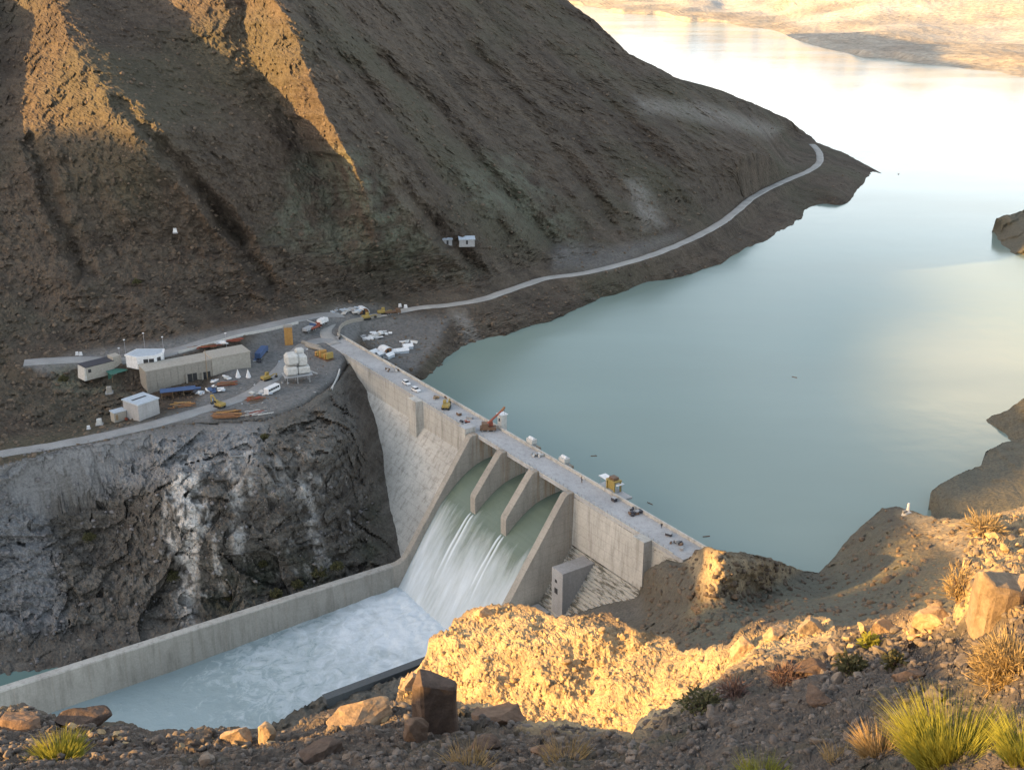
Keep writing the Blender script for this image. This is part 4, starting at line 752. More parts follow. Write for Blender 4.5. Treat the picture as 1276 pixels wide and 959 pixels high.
# orange tower
ot = empty('orange_tower', gp(360, 428), .2, 'tall orange steel silo tower standing beside the yard road', 'tower')
MB().prism([(-1.7, -1.3), (1.7, -1.3), (1.7, 1.3), (-1.7, 1.3)], -.5, 7.6, 'z').build('tower_body', M['orange'], ot, .12); MB().box(-1.85, 1.85, -1.45, 1.45, 7.6, 8.1).build('cap', M['tan'], ot)
for x in (-.9, 0, .9): MB().box(x - .05, x + .05, -1.37, -1.28, 0, 7.5).build('rib', M['orange'], ot)
truck(gp(327, 444), ang(gp(320, 452), gp(336, 431)), 'long blue tarpaulin covered truck beside the end of the beige hall', 'blue', 'blue', 12, 3.2)
sh2 = empty('blue_shelter', gp(222, 492), ang(gp(200, 494), gp(242, 488)), 'long low shelter with blue roof before the beige hall', 'shelter')
MB().prism([(-1.6, 2.3), (1.6, 2.7), (1.6, 2.85), (-1.6, 2.45)], -6.5, 6.5).build('roof', M['blue'], sh2); MB().box(-6.3, 6.3, 1.2, 1.4, -.5, 2.5).build('back_wall', M['brown'], sh2)
for x in (-6, -2, 2, 6): MB().tube((x, -1.4, -.5), (x, -1.4, 2.4), .09).build('post', M['wood'], sh2)
def bus():
    r = empty('minibus', gp(340, 488), ang(gp(332, 491), gp(350, 481)), 'white minibus parked in the yard below the batching plant', 'bus')
    MB().prism([(-3.6, .4), (3.6, .4), (3.6, 1.5), (3.3, 2.7), (-3.5, 2.7), (-3.6, 2.5)], -1.1, 1.1, 'y').build('body', M['white'], r, .08)
    for s in (-1, 1):
        for k in range(5): MB().box(-3.2 + k * 1.25, -2.15 + k * 1.25, s * 1.11 - .02, s * 1.11 + .02, 1.5, 2.3).build('window', M['glass'], r)
    MB().prism([(3.62, 1.55), (3.66, 1.55), (3.40, 2.5), (3.36, 2.5)], -.95, .95, 'y').build('windscreen', M['glass'], r); wheels(r, (-2.3, 2.3), 2.0, .42)
bus()
digger(gp(274, 507), 2.6, 'yellow excavator by the rusty bar pile on the lower road'); digger(gp(332, 474), .8, 'yellow loader half hidden behind the white minibus', 'yellow', 'loader', .5, 'loader')
truck(gp(386, 411), ang(gp(380, 415), gp(394, 404)), 'blue truck at the road junction beside the orange crane lorry', 'blue', 'steel', 7.5, 2.2)
tr = truck(gp(393, 410), ang(gp(388, 414), gp(400, 404)), 'orange red crane lorry with pale boom at the road junction', 'red', 'red', 7.5, 1.8); MB().tube((1.0, 0, 2.2), (-4.5, .6, 5.2), .3, .2, 6).build('boom', M['offwhite'], tr)
truck(gp(402, 404), 1.2, 'white box van at the junction behind the orange crane lorry', 'white', 'white', 6.0, 2.9, 'box_van')
for (u, v, a, l) in ((457, 398, .5, 'yellow loader standing on the lakeside road bend, nearer the dam'), (476, 392, .35, 'yellow loader standing beside the lakeside road, farther from the dam')): digger(gp(u, v), a, l, 'yellow', 'loader', .45, 'loader')
truck(gp(490, 391), .35, 'dark brown flatbed truck beside the farther yellow loader', 'brown', 'brown', 7, 1.5, 'flatbed_truck')
# yellow formwork rack and pale girders
fw = empty('formwork_rack', gp(404, 446), DROT + .2, 'yellow steel formwork frames stacked at the dam end', 'rack')
for k in range(6): MB().box(-4.2 + k * 1.5, -3.1 + k * 1.5, -1.6, 1.6, .2 + .3 * (k % 2), 2.0 + .5 * (k % 3)).build('frame', M['yellow'] if k % 2 else M['orange'], fw, .12)
MB().box(-4.6, 4.8, -1.9, 1.9, -.6, .18).build('base', M['brown'], fw)
for k, (u, v) in enumerate(((388, 432), (393, 436))):
    p = gp(u, v); o = MB().tube((-5.5, 0, .8), (5.5, 0, .8), .75, n=12).build('steel_pipe', M['tan'], None); o.location = [float(x) for x in p]; o.rotation_euler = (0, 0, DROT + .3); tag(o, ['pale steel pipe section beside the yellow frames, nearer the orange tower', 'pale steel pipe section lying against the yellow frames'][k], 'pipe')
# dome tents and white covers
def dome(u, v, rz, label, s=1.0):
    r = empty('dome_tent', gp(u, v), rz, label, 'tent'); n = 12; R = 2.7 * s
    arc = [(R * math.cos(math.pi * k / n), R * 1.02 * math.sin(math.pi * k / n)) for k in range(n + 1)]; inn = [(x * .93, y * .93) for x, y in arc[::-1]]
    MB().prism(arc + inn, -2.3 * s, 2.3 * s, 'y').build('cover', M['white'], r); arch = [(x * .9, y * .9) for x, y in arc]; MB().prism(arch, -1.75 * s, -1.6 * s, 'y').build('front_wall', M['rust'], r); MB().box(-.6, .6, -1.8 * s, -1.74 * s, 0, 1.7 * s).build('door', M['dark'], r)
dome(452, 389, .55, 'white arched tent with rusty front beside the lakeside road bend'); dome(481, 440, .7, 'white arched tent with rusty front among the white shelters below the crest', 1.1)
def gable(u, v, rz, label, L=4.5, w=3.2, h=2.3):
    r = empty('white_tent', gp(u, v, -.15), rz, label, 'tent', 'white tents below the crest')
    MB().prism([(-w / 2, h * .55), (0, h), (w / 2, h * .55), (w / 2 - .1, h * .5), (0, h - .12), (-w / 2 + .1, h * .5)], -L / 2, L / 2).build('cover', M['white'], r); MB().box(-L / 2 + .15, L / 2 - .15, -w / 2 + .15, w / 2 - .15, -.4, h * .54).build('wall', M['bluegrey'], r)
for u, v, rz, l, L in ((464, 442, .9, 'white tent nearest the crest parapet, first of the row from the dam', 4.5), (474, 444, .9, 'white tent second in the row from the dam', 4.2), (485, 446, 1.0, 'white tent before the arched tent, third in the row', 4.6), (499, 439, .35, 'long white tent right of the arched tent', 7.5), (508, 433, .35, 'white tent at the lake end of the long white tent', 4.5)): gable(u, v, rz, l, L)
def sheet_pile(u, v, n, label, mats, spread=2.6, size=1.4, name='sheet_pile', cat='pile', flat_=.14, parts='sheet', at=None):
    r = empty(name, gp(u, v) if at is None else at, 0, label, cat); rr = random.Random(u * 31 + v)
    for k in range(n):
        m_ = Matrix.Translation((rr.gauss(0, spread), rr.gauss(0, spread * .6), .15 + rr.random() * .7)) @ Matrix.Rotation(rr.random() * 3.1, 4, 'Z') @ Matrix.Rotation(rr.gauss(0, .25), 4, 'X'); s = size * (.6 + rr.random() * .8)
        MB().box(-s, s, -s * .55, s * .55, -.3, flat_, M=m_).build(parts, M[rr.choice(mats)], r)
    return r
def bar_pile(u, v, n, label, mats, L=5.0, rz=.2, spread=1.2, r_=.12):
    r = empty('bar_pile', gp(u, v), rz, label, 'pile'); rr = random.Random(u * 17 + v)
    for k in range(n):
        a = rr.gauss(0, .16); x, y, z = rr.gauss(0, 1.2), rr.gauss(0, spread), .1 + rr.random() * .8; l = L * (.5 + rr.random() * .6) / 2
        MB().tube((x - l * math.cos(a), y - l * math.sin(a), z), (x + l * math.cos(a), y + l * math.sin(a), z + rr.gauss(0, .2)), r_ * (.7 + rr.random() * .8), n=5).build('bar', M[rr.choice(mats)], r)
sheet_pile(462, 421, 16, 'heap of pale sheets on the low ground behind the crest, nearer the road', ['offwhite', 'grey', 'white', 'grey'], 2.6, 1.3); sheet_pile(474, 416, 16, 'bright white heap of sheets behind the crest', ['white', 'white', 'offwhite'], 2.0, 1.1); sheet_pile(459, 423, 3, 'small white sheet lying alone near the crest parapet', ['white'], .7, 1.2)
sheet_pile(512, 426, 5, 'white covers beside the slope at the lake end of the tents', ['white', 'offwhite'], 1.6, 1.5); sheet_pile(424, 387, 24, 'spread of pale grey slabs above the road junction', ['grey', 'offwhite', 'bluegrey'], 4.5, 1.5)
sheet_pile(273, 428, 4, 'white sheets lying on the upper terrace behind the hall roof', ['white', 'white', 'bluegrey'], 1.2, 1.8); bar_pile(256, 433, 26, 'rust coloured bars lying along the upper terrace', ['rust', 'brown', 'red'], 8, .35, .7); bar_pile(290, 424, 18, 'reddish bars on the terrace right of the white sheets', ['red', 'brown', 'rust'], 6, .5, .8)
bar_pile(283, 518, 60, 'long heap of rusty orange bars beside the lower road', ['orange', 'rust', 'rust', 'brown'], 9, .18, 1.5, .16); bar_pile(318, 515, 26, 'tangle of pale and red bars at the end of the rusty heap', ['offwhite', 'red', 'grey', 'tan'], 5.5, .6, 1.3, .13); bar_pile(228, 506, 26, 'brown timbers lying right of the grey cube building', ['brown', 'wood', 'orange', 'rust'], 6.5, .2, 1.1, .16)
bar_pile(318, 498, 30, 'rusty brown bars behind the road left of the minibus', ['rust', 'brown', 'red'], 5, .35, 1.1, .16); sheet_pile(327, 491, 8, 'grey sheets beside the white minibus', ['bluegrey', 'grey', 'offwhite'], 1.3, 1.0); bar_pile(283, 480, 30, 'dark red scrap bars before the right half of the hall', ['red', 'rust', 'brown'], 5.5, .2, 1.2, .16)
sheet_pile(264, 486, 16, 'jumble of blue and white sheets before the hall doorways', ['bluegrey', 'white', 'blue', 'cloth', 'white'], 2.4, 1.0); sheet_pile(249, 491, 5, 'pale upright panels right of the blue roofed shelter', ['white', 'bluegrey'], .9, 1.2); sheet_pile(266, 476, 2, 'single pale blue sheet near the hall wall', ['bluegrey', 'white'], .5, 1.2); sheet_pile(283, 472, 5, 'white sheets against the hall wall right of the pole', ['white', 'offwhite', 'offwhite'], 1.2, 1.1)
sheet_pile(161, 521, 12, 'red drums and scrap between cabin and grey cube', ['red', 'red', 'rust', 'brown'], 1.6, .6, 'scrap_heap', 'heap', .5, 'piece'); sheet_pile(325, 450, 6, 'dark blue pallets at the end of the beige hall', ['blue', 'cloth', 'grey'], 1.3, 1.0)
for u, v, l in ((310, 470, 'white pointed tent cloth at the right corner of the hall'), (297, 470, 'thin white upright tent cloth before the hall')):
    r = empty('pointed_tent', gp(u, v), .3, l, 'tent'); MB().tube((0, 0, 0), (0, 0, 3.2), 1.1, .08, 6).build('cover', M['white'], r); MB().tube((0, 0, 3.1), (0, 0, 3.7), .06, .04, 5).build('pole_tip', M['grey'], r)
def lamp(u, v, label, h=5.5):
    r = empty('lamp_post', gp(u, v), .5, label, 'lamp post', None); MB().tube((0, 0, -.3), (0, 0, h), .09, .06, 6).build('pole', M['grey'], r); MB().box(-.35, .35, -.2, .2, h, h + .35).build('lamp_head', M['white'], r)
for a in ((156, 440, 'lamp post at the left corner of the white office'), (150, 446, 'short lamp post between the house and the white office', 4), (181, 434, 'lamp post behind the white office roof', 6), (203, 434, 'lamp post behind the right corner of the white office', 5), (282, 440, 'lamp post rising beside the white sheets over the hall roof', 8), (384, 462, 'lamp post right of the batching plant', 9)): lamp(*a)
def block_thing(u, v, s, label, name='concrete_block', mat='white', cat='block', rz=.3, group=None):
    r = empty(name, gp(u, v), rz, label, cat, group); MB().box(-s / 2, s / 2, -s / 2, s / 2, -.3, s, .12 * s).build('block', M[mat], r, .08 * s); MB().box(-s * .6, s * .6, -s * .6, s * .6, -.3, .12 * s).build('footing', M['grey'], r)
block_thing(499, 383, 1.5, 'white marker block at the lakeside road edge, left of two'); block_thing(505, 383, 1.6, 'white marker block at the lakeside road edge, right of two'); block_thing(143, 466, 1.2, 'pale block behind the green shelter', mat='offwhite'); block_thing(124, 529, 2.2, 'pale block left of the small cabin above the lower road', mat='offwhite'); block_thing(110, 535, 1.3, 'small white block lying beside the lower road', mat='white'); block_thing(137, 489, 2.4, 'pale boulder like block on the bank above the cabin', mat='tan')
block_thing(96, 443, 1.3, 'white drum on the terrace at far left, left of two'); block_thing(101, 443, 1.3, 'white drum on the terrace at far left, right of two'); block_thing(219, 290, 1.9, 'white painted marker high on the shaded mountainside')
for u, v, w, l in ((558, 303, 4.5, 'small white hut on the hillside shelf above the road, left of two'), (581, 303, 7.5, 'long low grey roofed hut on the hillside shelf above the road')):
    r = empty('hillside_hut', gp(u, v), .1, l, 'hut'); MB().box(-w / 2, w / 2, -2, 2, -1.5, 2.1).build('wall', M['grey'], r, .03); MB().prism([(-2.4, 2.1), (2.4, 2.9), (2.4, 3.0), (-2.4, 2.25)], -w / 2 - .3, w / 2 + .3).build('roof', M['bluegrey'], r); MB().box(-.5, .5, -2.04, -1.9, -.2, 1.7).build('door', M['dark'], r)
# low wall along the upper terrace and at the dam end
def low_wall(px, label, h=.9, th=.45, mat='offwhite', n=6, zoff=0.0):
    pts = np.array([ground(u, v) for u, v in px]); ln = smooth_line(pts, n); d = np.gradient(ln[:, :2], axis=0); d /= np.linalg.norm(d, axis=1)[:, None]; nr = np.stack([-d[:, 1], d[:, 0]], -1) * th / 2
    rows = [np.c_[ln[:, :2] + s * nr, ln[:, 2] + zz] for s, zz in ((-1, -1.2), (-1, h), (1, h), (1, -1.2))]; o = grid('low_wall', np.stack(rows, 1), M[mat], False); tag(o, label, 'wall')
low_wall([(222, 440), (260, 430), (300, 419), (340, 411), (372, 404)], 'long pale kerb wall along the front of the upper terrace road')
low_wall([(424, 424), (423, 412), (432, 404), (450, 399), (475, 395)], 'curved tan parapet wall where the road bends round to the dam', 1.5, .6, 'tan'); low_wall([(424, 463), (420, 474), (413, 487)], 'short pale wall running down the cliff edge beside the dam', 1.0, .5, 'offwhite')

for k, (a, d, lab, mats) in enumerate(((50, 2.2, 'low heap of grey boards on the crest behind the white cars', ['grey', 'offwhite', 'brown']), (86, 2.4, 'small heap of boards on the crest between white cars and yellow loader', ['brown', 'grey', 'wood']), (113, 6.2, 'cluttered heap of timber and scrap on the crest left of the crane', ['brown', 'red', 'cloth', 'grey']), (148, 2.0, 'few pale boards on the bridge deck over the middle bay', ['grey', 'offwhite']), (198, 2.2, 'scattered boards on the crest right of the dark crate', ['grey', 'brown', 'cloth']), (219, 4.6, 'dark scrap heap at the far right end of the crest', ['cloth', 'brown', 'grey']))):
    sheet_pile(a, 3, 9, lab, mats, 1.5, .55, 'board_heap', 'heap', .3, 'board', W(a, d, .05))
# ================================================================== ROCKS
import bmesh
def rock_geo(seed, sub=2, planes=9, sq=(1, .8, .65), rough=.05):
    rr = np.random.RandomState(seed); bm = bmesh.new(); bmesh.ops.create_icosphere(bm, subdivisions=sub, radius=1.0)
    V = np.array([v.co[:] for v in bm.verts]); Fc = [[v.index for v in f.verts] for f in bm.faces]; bm.free()
    for _ in range(planes):
        n = rr.normal(size=3); n /= np.linalg.norm(n); d = .42 + .38 * rr.rand(); e = V @ n - d; V = V - np.where(e > 0, e, 0)[:, None] * n
    V = V + (fbm(V * 2.2 + seed * 3.1, 3) * rough)[:, None] * V / (np.linalg.norm(V, axis=1)[:, None] + 1e-6)
    V = V * np.array(sq) / np.abs(V).max(); return V, Fc
def rock_mesh(seed, mat, **k):
    V, Fc = rock_geo(seed, **k); me = mesh_from(V, Fc, False); me.materials.append(mat); return me
STONES = [rock_mesh(s, M['stone'], sub=3, planes=10 + s % 5, sq=(1, .6 + .35 * ((s * 7) % 10) / 10, .45 + .35 * ((s * 3) % 10) / 10)) for s in range(14)]
LIT_STONES = [rock_mesh(70 + s, M['ochre'], sub=3, planes=11 + s % 4, sq=(1, .75, .6)) for s in range(8)]
LIT_BOULD = [rock_mesh(90 + s, M['sunlitboulder'], sub=4, planes=12, sq=(1, .75, .65), rough=.08) for s in range(4)]
BOULD = [rock_mesh(40 + s, M['boulder'], sub=4, planes=11, sq=(1, .75, .65), rough=.06) for s in range(4)]
def rock(name, me, P, s, label, group=None, rot=None, sc=(1, 1, 1), sink=.25):
    o = bpy.data.objects.new(name, me); COL.objects.link(o); o.location = [float(P[0]), float(P[1]), float(P[2]) + s * sc[2] * (.5 - sink)]
    o.rotation_euler = rot or (random.gauss(0, .25), random.gauss(0, .25), random.random() * 6.3); o.scale = (s * sc[0], s * sc[1], s * sc[2]); return tag(o, label, 'rock', group)
# --- the standing block and the large rocks one can tell apart
V0, F0 = rock_geo(3, 4, 3, (1, 1, 1), .02)
def slab_mesh(prof, h, mat, seed, taper=.9):
    bm = bmesh.new(); n = len(prof); lo = [bm.verts.new((x, y, -.3)) for x, y in prof]; hi = [bm.verts.new((x * taper + .04 * math.sin(seed + i * 2), y * taper + .04 * math.cos(seed * 2 + i), h + .13 * math.sin(seed * 3 + i * 1.9))) for i, (x, y) in enumerate(prof)]
    bm.faces.new(lo[::-1]); bm.faces.new(hi)
    for i in range(n): bm.faces.new((lo[i], lo[(i + 1) % n], hi[(i + 1) % n], hi[i]))
    bmesh.ops.bevel(bm, geom=bm.edges[:], offset=.03, segments=1, affect='EDGES'); bmesh.ops.triangulate(bm, faces=bm.faces[:]); bmesh.ops.subdivide_edges(bm, edges=bm.edges[:], cuts=3, use_grid_fill=True)
    V = np.array([v.co[:] for v in bm.verts]); q = fbm(V * 1.7 + seed, 4) * .05
    for v, d in zip(bm.verts, q): v.co += v.normal * float(d)
    me = bpy.data.meshes.new('m'); bm.to_mesh(me); bm.free(); me.materials.append(mat); return me
def near_px(u, v): return near_ground(u, v)[0]
t_ = near_ground(545, 912)[1]; px = lambda n, u, v, B=None: n * near_ground(u, v, B)[1] / F
P = near_px(541, 914); w_ = px(62, 541, 914)
o = link('standing_rock', slab_mesh([(-.52 * w_, .05), (-.18 * w_, -.30 * w_), (.5 * w_, -.12 * w_), (.46 * w_, .3 * w_), (-.3 * w_, .42 * w_)], 1.12 * w_, M['boulder'], 2)); o.location = [float(x) for x in P]; tag(o, 'upright square block of brown rock, left face sunlit, before the rubble knoll', 'rock')
for u, v, wpx, hp, lab, sd in ((452, 902, 92, .42, 'broad sunlit slab rock left of the standing block', 5), (1244, 772, 92, .62, 'big square sunlit boulder on the right outcrop under the dry bush', 7), (1160, 778, 62, .55, 'pale sunlit boulder on the crest left of the big square boulder', 9), (1095, 792, 40, .6, 'sunlit rounded boulder at the left end of the right crest', 11),
                            (294, 925, 40, .8, 'sunlit angular rock on the left crest, left of the pyramid shaped one', 13), (330, 925, 36, 1.0, 'sunlit pyramid shaped rock on the left crest above the basin', 4), (104, 905, 70, .5, 'dark bulky boulder above the yellow grass tuft at lower left', 21), (30, 905, 66, .5, 'dark boulder at the far left of the near crest', 23),
                            (625, 898, 78, .42, 'low dark rock hump just right of the standing block', 25), (520, 925, 44, .85, 'dark rock leaning against the left foot of the standing block', 27), (1018, 838, 62, .5, 'flat grey slab rock on the shaded right slope', 29), (1018, 880, 46, .7, 'shaded angular rock below the flat grey slab', 31), (1130, 850, 46, .6, 'rounded shaded boulder above the big green tuft', 33),
                            (600, 935, 50, .6, 'half sunlit rock at the bottom centre beside dry grass', 35), (680, 940, 46, .55, 'brown rock at the bottom centre right of the half sunlit one', 37), (400, 945, 60, .45, 'dark flat rock at the bottom left of centre', 39)):
    P = near_px(u, v); w_ = px(wpx, u, v); rr = random.Random(sd); n = 6
    pr = [(w_ * .5 * (1 + rr.gauss(0, .12)) * math.cos(6.28 * k / n + rr.gauss(0, .15)), w_ * .38 * (1 + rr.gauss(0, .12)) * math.sin(6.28 * k / n + rr.gauss(0, .15))) for k in range(n)]
    if sd == 7: o = link('boulder', slab_mesh(pr, hp * w_, M['sunlitboulder'], sd, .8)); o.location = [float(x) for x in P]; o.rotation_euler = (.1, -.08, 0); tag(o, lab, 'rock')
    else:
        V_, F_ = rock_geo(sd * 7, 4, 12, (1, .8, 1), .07); me = mesh_from(V_, F_, False); me.materials.append(M['sunlitboulder' if sd in (5, 9, 11, 13, 4) else 'boulder']); o = link('boulder', me); s_ = w_ * .5; hz = hp * w_ * .62
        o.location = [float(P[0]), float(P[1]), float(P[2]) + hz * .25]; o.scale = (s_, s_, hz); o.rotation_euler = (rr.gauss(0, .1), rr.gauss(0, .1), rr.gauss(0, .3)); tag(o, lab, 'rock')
P, _t = near_ground(1000, 795, KB)
for u, v, wpx, lab in ((928, 806, 46, 'large sunlit rock on the crest right of the knoll, left of three'), (965, 794, 34, 'sunlit rock on the crest right of the knoll, middle of three'), (1012, 790, 44, 'sunlit rock on the crest right of the knoll, right of three'), (516, 856, 40, 'sunlit rock jutting at the left edge of the knoll'), (600, 766, 26, 'sunlit stone on the top rim of the knoll')):
    P = near_ground(u, v, KB)[0]; rock('boulder', LIT_BOULD[u % 4], P, px(wpx, u, v, KB) * .55, lab, None, (0.2, .1, u))
ZONES = [(NB, [(10, 897), (190, 925), (345, 922), (480, 890), (480, 960), (0, 960)], 42, (8, 26), 'loose brown stone on the dark left part of the near slope', 'stones on the near left slope'),
         (NB, [(490, 925), (570, 905), (640, 900), (700, 912), (790, 925), (810, 960), (490, 960)], 30, (8, 26), 'loose stone on the shaded ground at the bottom centre', 'stones at the bottom centre'),
         (NB, [(800, 925), (860, 885), (950, 822), (1060, 800), (1190, 790), (1276, 830), (1276, 960), (810, 960)], 75, (9, 34), 'loose grey stone on the shaded right slope', 'stones on the shaded right slope'),
         (KB, [(510, 860), (560, 800), (630, 765), (760, 775), (840, 805), (905, 812), (1030, 785), (1030, 795), (900, 835), (790, 910), (640, 895), (560, 870)], 58, (6, 15), 'loose ochre stone on the sunlit rubble knoll', 'stones on the sunlit knoll')]
for B, poly, n, (s0, s1), lab, grp in ZONES:
    xs = [p[0] for p in poly]; ys = [p[1] for p in poly]; c = 0
    while c < n:
        u, v = random.uniform(min(xs), max(xs)), random.uniform(min(ys), max(ys))
        if not inpoly(np.array([u]), np.array([v]), poly)[0]: continue
        P, t = near_ground(u, v, B); s = (s0 + (s1 - s0) * random.random() ** 2.2) * t / F * .5
        rock('stone', random.choice(LIT_STONES if B is KB else STONES), P, s, lab, grp, None, (1, random.uniform(.75, 1.1), random.uniform(.7, 1.1))); c += 1
# --- gravel: countless small stones on the near slope and the knoll
def scatter(name, pts, sizes, mats, seed=1, sub=1, planes=5, label=None, cat='gravel'):
    base = [rock_geo(seed * 100 + k, sub, planes, (1, .8, .7), .0) for k in range(8)]; n = len(pts); rr = np.random.RandomState(seed); VV, FF = [], []; off = 0
    which = rr.randint(0, 8, n)
    for k in range(8):
        idx = np.where(which == k)[0]; V, Fc = base[k]; Fc = np.array(Fc)
        a = rr.rand(len(idx)) * 6.28; b = rr.normal(0, .4, len(idx)); ca, sa, cb, sb = np.cos(a), np.sin(a), np.cos(b), np.sin(b)
        R = np.stack([np.stack([ca, -sa * cb, sa * sb], -1), np.stack([sa, ca * cb, -ca * sb], -1), np.stack([0 * a, sb, cb], -1)], 1)
        Q = np.einsum('nij,vj->nvi', R, V) * sizes[idx][:, None, None] * (1 + .25 * rr.normal(size=(len(idx), 1, 3))) + pts[idx][:, None, :]
        VV.append(Q.reshape(-1, 3)); FF.append((Fc[None] + (np.arange(len(idx)) * len(V))[:, None, None] + off).reshape(-1, 3)); off += len(idx) * len(V)
    V = np.concatenate(VV); Fc = np.concatenate(FF); me = bpy.data.meshes.new(name); me.vertices.add(len(V)); me.vertices.foreach_set('co', V.reshape(-1).astype(np.float32)); nf = len(Fc)
    me.loops.add(nf * 3); me.loops.foreach_set('vertex_index', Fc.reshape(-1).astype(np.int32)); me.polygons.add(nf); me.polygons.foreach_set('loop_start', np.arange(0, nf * 3, 3, dtype=np.int32)); me.update(calc_edges=True)
    o = link(name, me, mats); tag(o, label, cat, None, 'stuff'); return o
def patch_points(B, n, seed, keep=None, vmax=1000):
    rr = np.random.RandomState(seed); Pg = B[1]; I = rr.randint(2, Pg.shape[0] - 1, n * 6); J = rr.randint(0, Pg.shape[1] - 1, n * 6); U_, V_ = B[2][I, J], B[3][I, J]
    ok = (V_ < vmax) & (U_ > -60) & (U_ < 1340) & (V_ > B[3][0, J] + 2)
    if keep is not None: ok &= keep(U_, V_)
    I, J = I[ok][:n], J[ok][:n]; return Pg[I, J], B[4][I, J]
pts, t = patch_points(NB, 11000, 3); scatter('gravel', pts, (2.4 + 11 * np.random.RandomState(5).rand(len(pts)) ** 4) * t / F * .62, M['stone'], 3, label='small loose stones strewn over the near slope')
pts, t = patch_points(KB, 6500, 4, vmax=945); scatter('gravel', pts, (1.3 + 6.0 * np.random.RandomState(6).rand(len(pts)) ** 6) * t / F * .62, M['ochre'], 4, label='small sunlit stones covering the rubble knoll')
# --- scree on the mountain, rocky shore and grey rubble in the gorge
def lb_points(n, seed, test):
    rr = np.random.RandomState(seed); G = LB[:, :560]; I = rr.randint(40, G.shape[0], n * 8); J = rr.randint(2, 559, n * 8); U_, V_ = LBG[0][I, J], LBG[1][I, J]; ok = test(U_, V_, I, J) & (G[I, J, 2] > LAKE_Z * (V_ < 450) - 60 * (V_ >= 450)); I, J = I[ok][:n], J[ok][:n]; return G[I, J], LBG[2][I, J]
def clear(u, v): return (polydist(u, v, PX_ROAD, False) > 7) & (polydist(u, v, PX_LOW, False) > 6) & (polydist(u, v, PX_UP, False) > 8) & ~inpoly(u, v, YARD) & ~inpoly(u, v, PADUP)
pts, t = lb_points(9000, 7, lambda u, v, i, j: ~LBG[3][i, j] & clear(u, v) & (v > -20)); scatter('scree', pts, .3 + 1.0 * np.random.RandomState(8).rand(len(pts)) ** 4 + .12, M['scree'], 7, label='stones and scree scattered over the shaded mountainside')
pts, t = lb_points(2600, 9, lambda u, v, i, j: ~LBG[3][i, j] & (polydist(u, v, SHORE, False) < 26) & clear(u, v)); scatter('shore_rubble', pts, .3 + 1.0 * np.random.RandomState(9).rand(len(pts)) ** 3, M['scree'], 9, label='broken rock along the lake shore below the road')
GS = [(-60, 590), (10, 610), (40, 640), (80, 700), (85, 775), (60, 800), (-60, 800)]
pts, t = lb_points(2600, 10, lambda u, v, i, j: LBG[3][i, j] & inpoly(u, v, GS)); scatter('grey_rubble', pts, .25 + .9 * np.random.RandomState(10).rand(len(pts)) ** 2, M['greystone'], 10, label='fan of grey broken rock in the gorge at the far left')
pts, t = lb_points(1300, 13, lambda u, v, i, j: LBG[3][i, j] & inpoly(u, v, [(-40, 590), (60, 572), (140, 555), (330, 532), (330, 580), (200, 605), (100, 630), (-40, 650)])); scatter('slope_rubble', pts, .18 + .7 * np.random.RandomState(14).rand(len(pts)) ** 3, M['greystone'], 13, label='grey broken rock spilling from the lower road down the gorge edge')
pts, t = lb_points(1100, 11, lambda u, v, i, j: LBG[3][i, j] & (v > 535) & (u < 470)); scatter('cliff_rubble', pts, .25 + .9 * np.random.RandomState(11).rand(len(pts)) ** 3, M['greystone'], 11, label='loose blocks resting on the gorge cliff')
pts, t = patch_points(RB, 4200, 12, lambda u, v: (v < 860) & (u > 800), 870); scatter('slope_stones', pts, .16 + 1.0 * np.random.RandomState(12).rand(len(pts)) ** 4, M['scree'], 12, label='stones on the slope at the right end of the dam')
# ================================================================== PLANTS
def tuft(P, h, r, n, mat, label, cat='grass', name='grass_tuft', seed=1, lean=.45, wd=.012, group=None, curve=.5):
    rr = np.random.RandomState(seed); V, Fc = [], []
    for _ in range(n):
        a = rr.rand() * 6.283; q = math.sqrt(rr.rand()); b = np.array([math.cos(a) * q * r * .45, math.sin(a) * q * r * .45, -.03]); l = h * (.45 + .6 * rr.rand()) * (1 - .25 * q)
        d = np.array([math.cos(a) * q * lean + rr.normal(0, .22), math.sin(a) * q * lean + rr.normal(0, .22), 1.0]); d /= np.linalg.norm(d); side = np.cross(d, [math.cos(a + 1.3), math.sin(a + 1.3), .2]); side /= np.linalg.norm(side); i0 = len(V)
        for k in range(4):
            f = k / 3; c = b + d * l * f + np.array([math.cos(a), math.sin(a), -.35]) * (curve * l * .35 * f * f * (.4 + q)); ww = wd * (1 - f) ** .7 * (.7 + .6 * rr.rand()) if k < 3 else 0
            if k < 3: V += [c - side * ww, c + side * ww]
            else: V.append(c)
        Fc += [(i0, i0 + 1, i0 + 3, i0 + 2), (i0 + 2, i0 + 3, i0 + 5, i0 + 4), (i0 + 4, i0 + 5, i0 + 6)]
    o = link(name, mesh_from(V, Fc, True), mat); o.location = [float(x) for x in P]; return tag(o, label, cat, group)
def tuft_px(u, v, hpx, wpx, n, mat, label, seed, **k):
    P, t = near_ground(u, v); s = t / F; return tuft(P, hpx * s * 1.2, wpx * s, int(n * 1.6), M[mat], label, seed=seed, wd=k.pop('wd', 1.3) * s * .62, **k)
tuft_px(1186, 950, 84, 116, 1100, 'grass_green', 'large bright yellow green grass tuft at the lower right', 1)
tuft_px(1284, 948, 62, 74, 420, 'grass_green', 'yellow green grass tuft cut by the right edge of the picture', 2)
tuft_px(71, 940, 36, 52, 520, 'grass_green', 'bright yellow green grass tuft among dark rocks at lower left', 3)
tuft_px(950, 966, 30, 62, 260, 'grass_green', 'low green grass at the bottom edge right of centre', 4, wd=1.0)
tuft_px(1099, 945, 42, 48, 330, 'grass_dry', 'small straw coloured dry tuft left of the large green tuft', 5, lean=.7)
